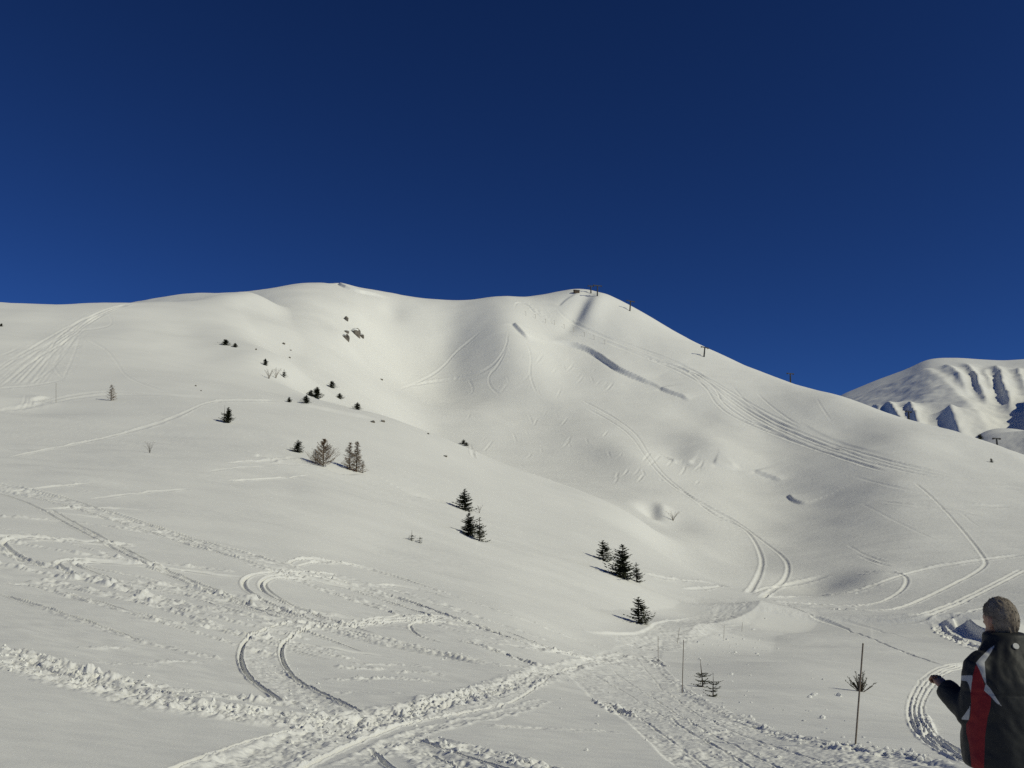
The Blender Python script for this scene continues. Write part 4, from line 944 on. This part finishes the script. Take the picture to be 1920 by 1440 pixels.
# ------------------------------------------------------------------ clods thrown off the path and the trails
bmc = bmesh.new(); bmesh.ops.create_icosphere(bmc, subdivisions=1, radius=1); cv = np.array([v.co[:] for v in bmc.verts]); cf = np.array([[v.index for v in f.verts] for f in bmc.faces]); bmc.free()
VV, FF = [], []; n0 = 0; q = np.random.default_rng(12)
def clods(px, n, sig, lo, hi):
    global n0
    px = np.array(px, float)
    for k in range(n):
        t = q.random() * (len(px) - 1); i = int(t); c = px[i] * (1 - t + i) + px[i + 1] * (t - i)
        p = cast(*(c + q.normal(0, 1, 2) * sig)); r = math.hypot(*p)
        s = lo * .7 + (hi - lo * .7) * q.random() ** 2.6; s = s * (1 if r < 60 else r / 60); z = zat(*p)
        v = cv * (s * q.uniform(.5, 1.4, 3) * (1, 1, .75)) * (1 + .13 * q.normal(size=(len(cv), 1)))
        VV.append(v + [p[0], p[1], z + .2 * s]); FF.append(cf + n0); n0 += len(cv)
clods([(1300, 1250), (1380, 1290), (1480, 1300), (1560, 1290)], 26, (40, 22), .05, .12)
clods([(1330, 1225), (1400, 1200)], 60, (40, 14), .05, .10)
clods([(1240, 1245), (1290, 1300), (1400, 1352), (1530, 1392), (1640, 1404), (1750, 1425)], 170, (8, 5), .02, .06)
clods([(1430, 1330), (1620, 1375)], 20, (60, 14), .02, .05)
clods([(1100, 1260), (1250, 1340), (1420, 1420)], 260, (70, 22), .015, .045)
clods([(0, 1222), (130, 1262), (300, 1300), (470, 1330), (600, 1350)], 200, (14, 12), .02, .06)
clods([(560, 1390), (760, 1340), (960, 1280), (1100, 1235)], 220, (22, 10), .02, .055)
clods([(760, 1385), (900, 1412), (1000, 1440)], 60, (20, 7), .02, .05)
clods([(500, 1240), (620, 1340)], 60, (14, 16), .02, .04)
clods([(0, 1040), (200, 1090), (480, 1155), (700, 1200), (950, 1245)], 110, (24, 8), .02, .05)
clods([(300, 1000), (600, 1085), (900, 1170), (1080, 1225)], 130, (20, 8), .03, .06)
tag(link('snow_clods', mesh_np('snow_clods', np.concatenate(VV), np.concatenate(FF), M_SNOW, False)), 'loose white snow clods strewn along the path and trails', 'snow clods', kind='stuff')
# ------------------------------------------------------------------ the man at the right edge
PX0 = Vector((2.80, 5.2, 0)); PX0.z = zat(PX0.x, PX0.y) - .045
FW = Vector((-.26, .966, 0)).normalized(); YAW = math.atan2(-FW.x, FW.y)
def ell_ring(c, rx, ry, n, T=None):
    return [Vector((c[0] + rx * math.cos(2 * math.pi * k / n), c[1] + ry * math.sin(2 * math.pi * k / n), c[2])) for k in range(n)]
class Blob:
    def __init__(s): s.v, s.f = [], []
    def loft(s, rings):
        i0 = len(s.v); n = len(rings[0])
        for r in rings: s.v += [tuple(p) for p in r]
        for a in range(len(rings) - 1):
            for k in range(n):
                k2 = (k + 1) % n; s.f.append((i0 + a * n + k, i0 + a * n + k2, i0 + (a + 1) * n + k2, i0 + (a + 1) * n + k))
        s.f.append(tuple(i0 + k for k in range(n))[::-1]); s.f.append(tuple(i0 + (len(rings) - 1) * n + k for k in range(n)))
    def limb(s, pts, rs, n=14, flat=1.0):
        rings = []
        for i, (p, r) in enumerate(zip(pts, rs)):
            p = Vector(p); d = (Vector(pts[min(i + 1, len(pts) - 1)]) - Vector(pts[max(i - 1, 0)])).normalized()
            a = d.cross(Vector((0, 1, .31))).normalized(); b = d.cross(a)
            rings.append([p + a * (r * math.cos(2 * math.pi * k / n)) + b * (r * flat * math.sin(2 * math.pi * k / n)) for k in range(n)])
        s.loft(rings)
    def ball(s, c, r, n=14, M=None):
        c = Vector(c); rr = []
        for a in range(1, 10):
            t = math.pi * a / 10; ring = []
            for k in range(n):
                p = Vector((r[0] * math.sin(t) * math.cos(2 * math.pi * k / n), r[1] * math.sin(t) * math.sin(2 * math.pi * k / n), -r[2] * math.cos(t)))
                ring.append(c + (M @ p if M else p))
            rr.append(ring)
        s.loft(rr)
    def remesh(s, name, voxel, smooth=4, mat=None):
        me = bpy.data.meshes.new('tmp'); me.from_pydata(s.v, [], s.f); ob = bpy.data.objects.new('tmp', me); C.objects.link(ob)
        md = ob.modifiers.new('r', 'REMESH'); md.mode = 'VOXEL'; md.voxel_size = voxel
        dg = bpy.context.evaluated_depsgraph_get(); out = bpy.data.meshes.new_from_object(ob.evaluated_get(dg)); bpy.data.objects.remove(ob)
        bm = bmesh.new(); bm.from_mesh(out)
        for _ in range(smooth): bmesh.ops.smooth_vert(bm, verts=bm.verts, factor=.5, use_axis_x=True, use_axis_y=True, use_axis_z=True)
        bm.to_mesh(out); bm.free(); out.name = name
        out.polygons.foreach_set('use_smooth', np.ones(len(out.polygons), bool))
        if mat: out.materials.clear(); out.materials.append(mat)
        return out
M_SKIN = material('skin', (0.42, 0.24, 0.17), 0.55, .4, noise=(30, (0.34, 0.18, 0.12)))
M_HAIR = material('grey_hair', (0.15, 0.125, 0.10), 0.85, .15, noise=(14, (0.24, 0.21, 0.175)), bump=(90, .25, .005))
M_TROUSER = material('dark_trousers', (0.018, 0.018, 0.02), 0.8, .2, noise=(30, (0.03, 0.03, 0.033)))
M_BOOT = material('boot_rubber', (0.02, 0.02, 0.02), 0.6, .3)
man = thing('person', 'grey-haired man seen from behind in a black ski jacket with red side, hand raised', 'person', PX0, (0, 0, YAW))
HY = Matrix.Rotation(.02, 3, 'Z')           # head turned a little further left
HC = Vector((0.01, .04, 1.672))
def hd(x, y, z): return tuple(HC + HY @ Vector((x, y, z)))
# body: head, neck, trunk, arms, hands and legs as one surface
B = Blob()
B.ball(HC + Vector((0, 0, .015)), (.078, .098, .112), 18, HY)
B.ball(hd(0, .035, -.065), (.058, .062, .058), 14, HY)             # jaw
B.limb([hd(0, .088, .022), hd(0, .112, -.018), hd(0, .092, -.03)], [.010, .017, .011], 8)   # nose
for s in (-1, 1):
    B.ball(hd(s * .08, -.005, -.005), (.010, .020, .034), 10, HY)    # ears
    B.ball(hd(s * .033, .078, .018), (.017, .013, .012), 8, HY)      # eyelids
B.ball(hd(0, .088, -.062), (.024, .012, .010), 8, HY)               # lips
B.limb([(0, -.015, 1.40), (0, .0, 1.50), (0, .01, 1.60)], [.085, .066, .062], 14)
B.loft([ell_ring((0, 0, z), x, y, 20) for z, x, y in ((.86, .16, .12), (1.0, .165, .12), (1.2, .18, .12), (1.38, .17, .1), (1.46, .08, .07))])
LS, LE, LW = (-.205, .0, 1.44), (-.250, .03, 1.17), (-.252, .195, 1.278)
RS, RE, RW = (.195, .0, 1.44), (.235, .02, 1.17), (.18, .25, 1.15)
B.limb([LS, LE], [.05, .042]); B.limb([LE, LW], [.042, .03]); B.limb([RS, RE], [.05, .042]); B.limb([RE, RW], [.042, .03])
for s in (-1, 1): B.limb([(s * .09, 0, .92), (s * .10, .01, .5), (s * .105, -.01, .1)], [.085, .055, .042])
def hand(W, E, s):
    W, E = Vector(W), Vector(E); d = (W - E).normalized(); side = d.cross(Vector((0, 0, 1))).normalized(); up = side.cross(d)
    pc = W + d * .055
    B.limb([W - d * .02, W + d * .03, W + d * .085], [.028, .036, .038], 12, .62)
    for k in range(4):                      # fingers curled in a loose fist
        o = (k - 1.5) * .0195; L = (.036, .042, .039, .030)[k]
        a = W + d * .085 + side * o; b = a + d * L * .75 + up * .008; c = b - up * L * .85 + d * .006; e = c - d * L * .7 - up * .004
        B.limb([a - d * .02, a, b, c, e], [.0105, .0105, .0098, .009, .0078], 8)
    a = W + d * .03 - side * s * .03; b = a + d * .035 - side * s * .018 - up * .008; c = b + d * .028 + side * s * .012 - up * .012
    B.limb([a, b, c], [.014, .0115, .009], 8)
hand(LW, LE, -1); hand(RW, RE, 1)
body = link('body', B.remesh('body', .0065, 2, M_SKIN), man)
# jacket
J = Blob()
def sect(z, x, y, oy=0.0): return ell_ring((0, oy, z), x, y, 28)
J.loft([sect(.905, .30, .225, -.005), sect(.93, .315, .236, -.005), sect(1.02, .31, .228), sect(1.12, .303, .216, -.005), sect(1.25, .296, .206, -.012), sect(1.37, .272, .186, -.018), sect(1.45, .235, .155, -.018), sect(1.50, .190, .128, -.014), sect(1.54, .150, .116, -.006), sect(1.575, .124, .114, .004), sect(1.605, .112, .114, .012), sect(1.615, .096, .098, .012)])
J.limb([(-.15, -.012, 1.45), (-.20, -.008, 1.42), (-.228, .0, 1.32), (-.245, .015, 1.18), (-.248, .03, 1.145)], [.085, .092, .086, .080, .06])
J.limb([(-.240, -.01, 1.145), (-.252, .045, 1.180), (-.254, .10, 1.220), (-.255, .17, 1.264), (-.255, .215, 1.292)], [.06, .078, .074, .066, .056])
J.limb([(.14, -.012, 1.455), (.19, -.008, 1.425), (.22, .0, 1.30), (.235, .02, 1.17), (.233, .05, 1.15)], [.085, .092, .086, .075, .055])
J.limb([(.235, .0, 1.15), (.23, .08, 1.155), (.20, .17, 1.155), (.18, .25, 1.15)], [.055, .07, .062, .05])
jm = J.remesh('jacket', .0085, 5)
nv = len(jm.vertices); co = np.empty(nv * 3, np.float32); jm.vertices.foreach_get('co', co); co = co.reshape(-1, 3).astype(float)
no = np.empty(nv * 3, np.float32); jm.vertices.foreach_get('normal', no); no = no.reshape(-1, 3).astype(float)
ang = np.arctan2(co[:, 1], co[:, 0])
wr = .010 * perlin(ang * 2.6 - 1.5 * co[:, 2], co[:, 2] * 7) + .005 * perlin(ang * 5 + co[:, 2] * 5, co[:, 2] * 17 + co[:, 0] * 9) + .004 * np.abs(perlin(ang * 3 - co[:, 2] * 9, co[:, 2] * 10))
hemf = np.clip((co[:, 2] - 1.56) / .05, 0, 1)
wr = wr * (1 - hemf) - .004 * np.exp(-((co[:, 2] - 1.30 - .03 * np.abs(co[:, 0])) / .006) ** 2)
co = co + no * wr[:, None]; jm.vertices.foreach_set('co', co.astype(np.float32).ravel()); jm.update()
# the printed panels of the jacket: cut lines given where they lie on this jacket, stored as distances to the seam
cs_, sn_ = math.cos(YAW), math.sin(YAW)
wx = PX0.x + co[:, 0] * cs_ - co[:, 1] * sn_; wy = PX0.y + co[:, 0] * sn_ + co[:, 1] * cs_; wz = PX0.z + co[:, 2]
dep = wy * math.cos(PITCH) + wz * math.sin(PITCH); upv = -wy * math.sin(PITCH) + wz * math.cos(PITCH)
pu = 960 + F_PX * wx / dep; pv = 720 - F_PX * upv / dep
nx = no[:, 0] * cs_ - no[:, 1] * sn_; ny = no[:, 0] * sn_ + no[:, 1] * cs_
facing = (nx * wx + ny * wy + no[:, 2] * wz) < 0
def poly_sd(poly):
    P = np.array(poly, float); d = np.full(nv, 1e9)
    for a, b in zip(P, np.roll(P, -1, axis=0)):
        ab = b - a; t = np.clip(((pu - a[0]) * ab[0] + (pv - a[1]) * ab[1]) / (ab @ ab), 0, 1)
        d = np.minimum(d, np.hypot(pu - a[0] - t * ab[0], pv - a[1] - t * ab[1]))
    return np.where(inside(P, pu, pv) & facing, d, -d)
red = poly_sd([(1830, 1245), (1839, 1257), (1845, 1280), (1848, 1291), (1858.6, 1307), (1857.5, 1325), (1851.7, 1346), (1847, 1380), (1845, 1440), (1822, 1440), (1817, 1396), (1811.6, 1373), (1811.6, 1358), (1819, 1346), (1821, 1316), (1819.7, 1293), (1824, 1268), (1827.7, 1252)])
red = np.where(facing, red, -20)
wh = np.full(nv, -1e9)
for P in ([(1866.6, 1208.5), (1857.5, 1224.5), (1846, 1241.7), (1848, 1265.8), (1849.5, 1286), (1843, 1272), (1836, 1255), (1829.5, 1243), (1838, 1233), (1855, 1216)],
          [(1848, 1281), (1857.5, 1292), (1868, 1309), (1879, 1325), (1868, 1318), (1857.5, 1306), (1845, 1295)],
          [(1795, 1267), (1824, 1266), (1821.5, 1284), (1820, 1300), (1817, 1285), (1813, 1277), (1795, 1275)],
          [(1820.5, 1317), (1816.5, 1350), (1801, 1349), (1809, 1339), (1816.5, 1328)]):
    wh = np.maximum(wh, poly_sd(P))
for nm, arr in (('red_panel', red), ('white_piping', wh)):
    at = jm.attributes.new(nm, 'FLOAT', 'POINT'); at.data.foreach_set('value', np.clip(arr, -30, 30).astype(np.float32))
mj = bpy.data.materials.new('ski_jacket'); mj.use_nodes = True; n = mj.node_tree.nodes; l = mj.node_tree.links; pb = n['Principled BSDF']
pb.inputs['Roughness'].default_value = .62; pb.inputs['Specular IOR Level'].default_value = .3
def attr_mask(nm):
    a = n.new('ShaderNodeAttribute'); a.attribute_name = nm; r = n.new('ShaderNodeMapRange'); r.inputs[1].default_value = -.5; r.inputs[2].default_value = .5
    l.new(a.outputs['Fac'], r.inputs[0]); return r.outputs[0]
tc = n.new('ShaderNodeTexCoord'); nz = n.new('ShaderNodeTexNoise'); nz.inputs['Scale'].default_value = 35; nz.inputs['Detail'].default_value = 4; l.new(tc.outputs['Object'], nz.inputs['Vector'])
blk = n.new('ShaderNodeMix'); blk.data_type = 'RGBA'; blk.inputs[6].default_value = (.010, .011, .012, 1); blk.inputs[7].default_value = (.022, .024, .025, 1); l.new(nz.outputs[0], blk.inputs[0])
m1 = n.new('ShaderNodeMix'); m1.data_type = 'RGBA'; m1.inputs[7].default_value = (.20, .010, .014, 1); l.new(attr_mask('red_panel'), m1.inputs[0]); l.new(blk.outputs[2], m1.inputs[6])
m2 = n.new('ShaderNodeMix'); m2.data_type = 'RGBA'; m2.inputs[7].default_value = (.40, .41, .42, 1); l.new(attr_mask('white_piping'), m2.inputs[0]); l.new(m1.outputs[2], m2.inputs[6]); l.new(m2.outputs[2], pb.inputs['Base Color'])
bp = n.new('ShaderNodeBump'); bp.inputs['Strength'].default_value = .35; bp.inputs['Distance'].default_value = .006; l.new(nz.outputs[0], bp.inputs['Height']); l.new(bp.outputs[0], pb.inputs['Normal'])
jm.materials.clear(); jm.materials.append(mj)
jacket = link('jacket', jm, man)
# small round badge on the back of the shoulders
k = int(np.argmin(np.where(facing, np.hypot(pu - 1905, pv - 1213), 1e9))); bn = Vector(no[k]); bc = Vector(co[k]) + bn * .004
m = MB(); m.tube(bc - bn * .003, bc + bn * .002, .017, .0165, 20); badge = m.build('badge', material('badge_silver', (.5, .5, .48), .5), jacket)
# trousers and boots
Tq = Blob()
for s in (-1, 1): Tq.limb([(s * .10, 0, 1.0), (s * .112, 0, .8), (s * .116, .01, .5), (s * .115, -.01, .25), (s * .115, -.01, .09)], [.13, .122, .092, .085, .088])
Tq.ball((0, 0, .95), (.235, .18, .15), 20)
link('trousers', Tq.remesh('trousers', .012, 3, M_TROUSER), man)
for s in (-1, 1):
    bt = Blob(); bt.limb([(s * .115, -.02, .2), (s * .115, -.015, .06)], [.068, .066]); bt.ball((s * .12, .07, .035), (.055, .14, .05)); bt.ball((s * .115, -.03, .04), (.052, .07, .055))
    link('boot', bt.remesh('boot', .01, 2, M_BOOT), man)
# hair: a short tousled cap over the back, sides and top of the skull
bm = bmesh.new(); bmesh.ops.create_icosphere(bm, subdivisions=5, radius=1)
for v in bm.verts:
    c = v.co.copy(); cc = np.array([c.x * 6 + c.z * 3]); n_ = perlin(cc, np.array([c.y * 6 - c.z * 2]))[0] + .6 * perlin(cc * 2.3, np.array([c.y * 14 + c.z * 5]))[0]
    r = 1 + .055 * n_ + .03 * max(0, -c.z)
    v.co = Vector((c.x * .0845 * r, c.y * .104 * r - .004, c.z * .119 * r + .017))
def bald(f):
    c = f.calc_center_median(); c.z -= .018
    line = -.02 + 1.05 * c.y if c.y > 0 else -.095
    ear = (abs(c.y + .002) < .024 and c.z < .012)
    return c.z < line or (c.y > .066 and c.z < .085) or ear
bmesh.ops.delete(bm, geom=[f for f in bm.faces if bald(f)], context='FACES')
hm = bpy.data.meshes.new('hair'); bm.to_mesh(hm); bm.free(); hm.materials.append(M_HAIR); hm.polygons.foreach_set('use_smooth', np.ones(len(hm.polygons), bool))
hair = link('hair', hm, man); hair.location = HC; hair.rotation_euler = (0, 0, .02)

# loose strands over the cap
st = MB(); q = random.Random(4); fv = [p for p in hm.polygons]
for k in range(900):
    p = hm.vertices[fv[q.randrange(len(fv))].vertices[0]]; c = Vector(p.co); nrm = Vector(p.normal)
    dn = Vector((q.uniform(-.5, .5), -.5 + q.uniform(-.4, .4), -1)); dn = (dn - nrm * dn.dot(nrm)).normalized()
    L = q.uniform(.010, .022); sd_ = nrm.cross(dn) * q.uniform(.0012, .0022)
    a_ = c - nrm * .002; m_ = c + dn * L * .55 + nrm * q.uniform(.001, .003); e_ = c + dn * L + nrm * q.uniform(-.001, .002)
    st.quad(a_ - sd_, a_ + sd_, m_ + sd_ * .8, m_ - sd_ * .8); st.quad(m_ - sd_ * .8, m_ + sd_ * .8, e_)
so = st.build('strands', M_HAIR, hair); so['kind'] = 'stuff'
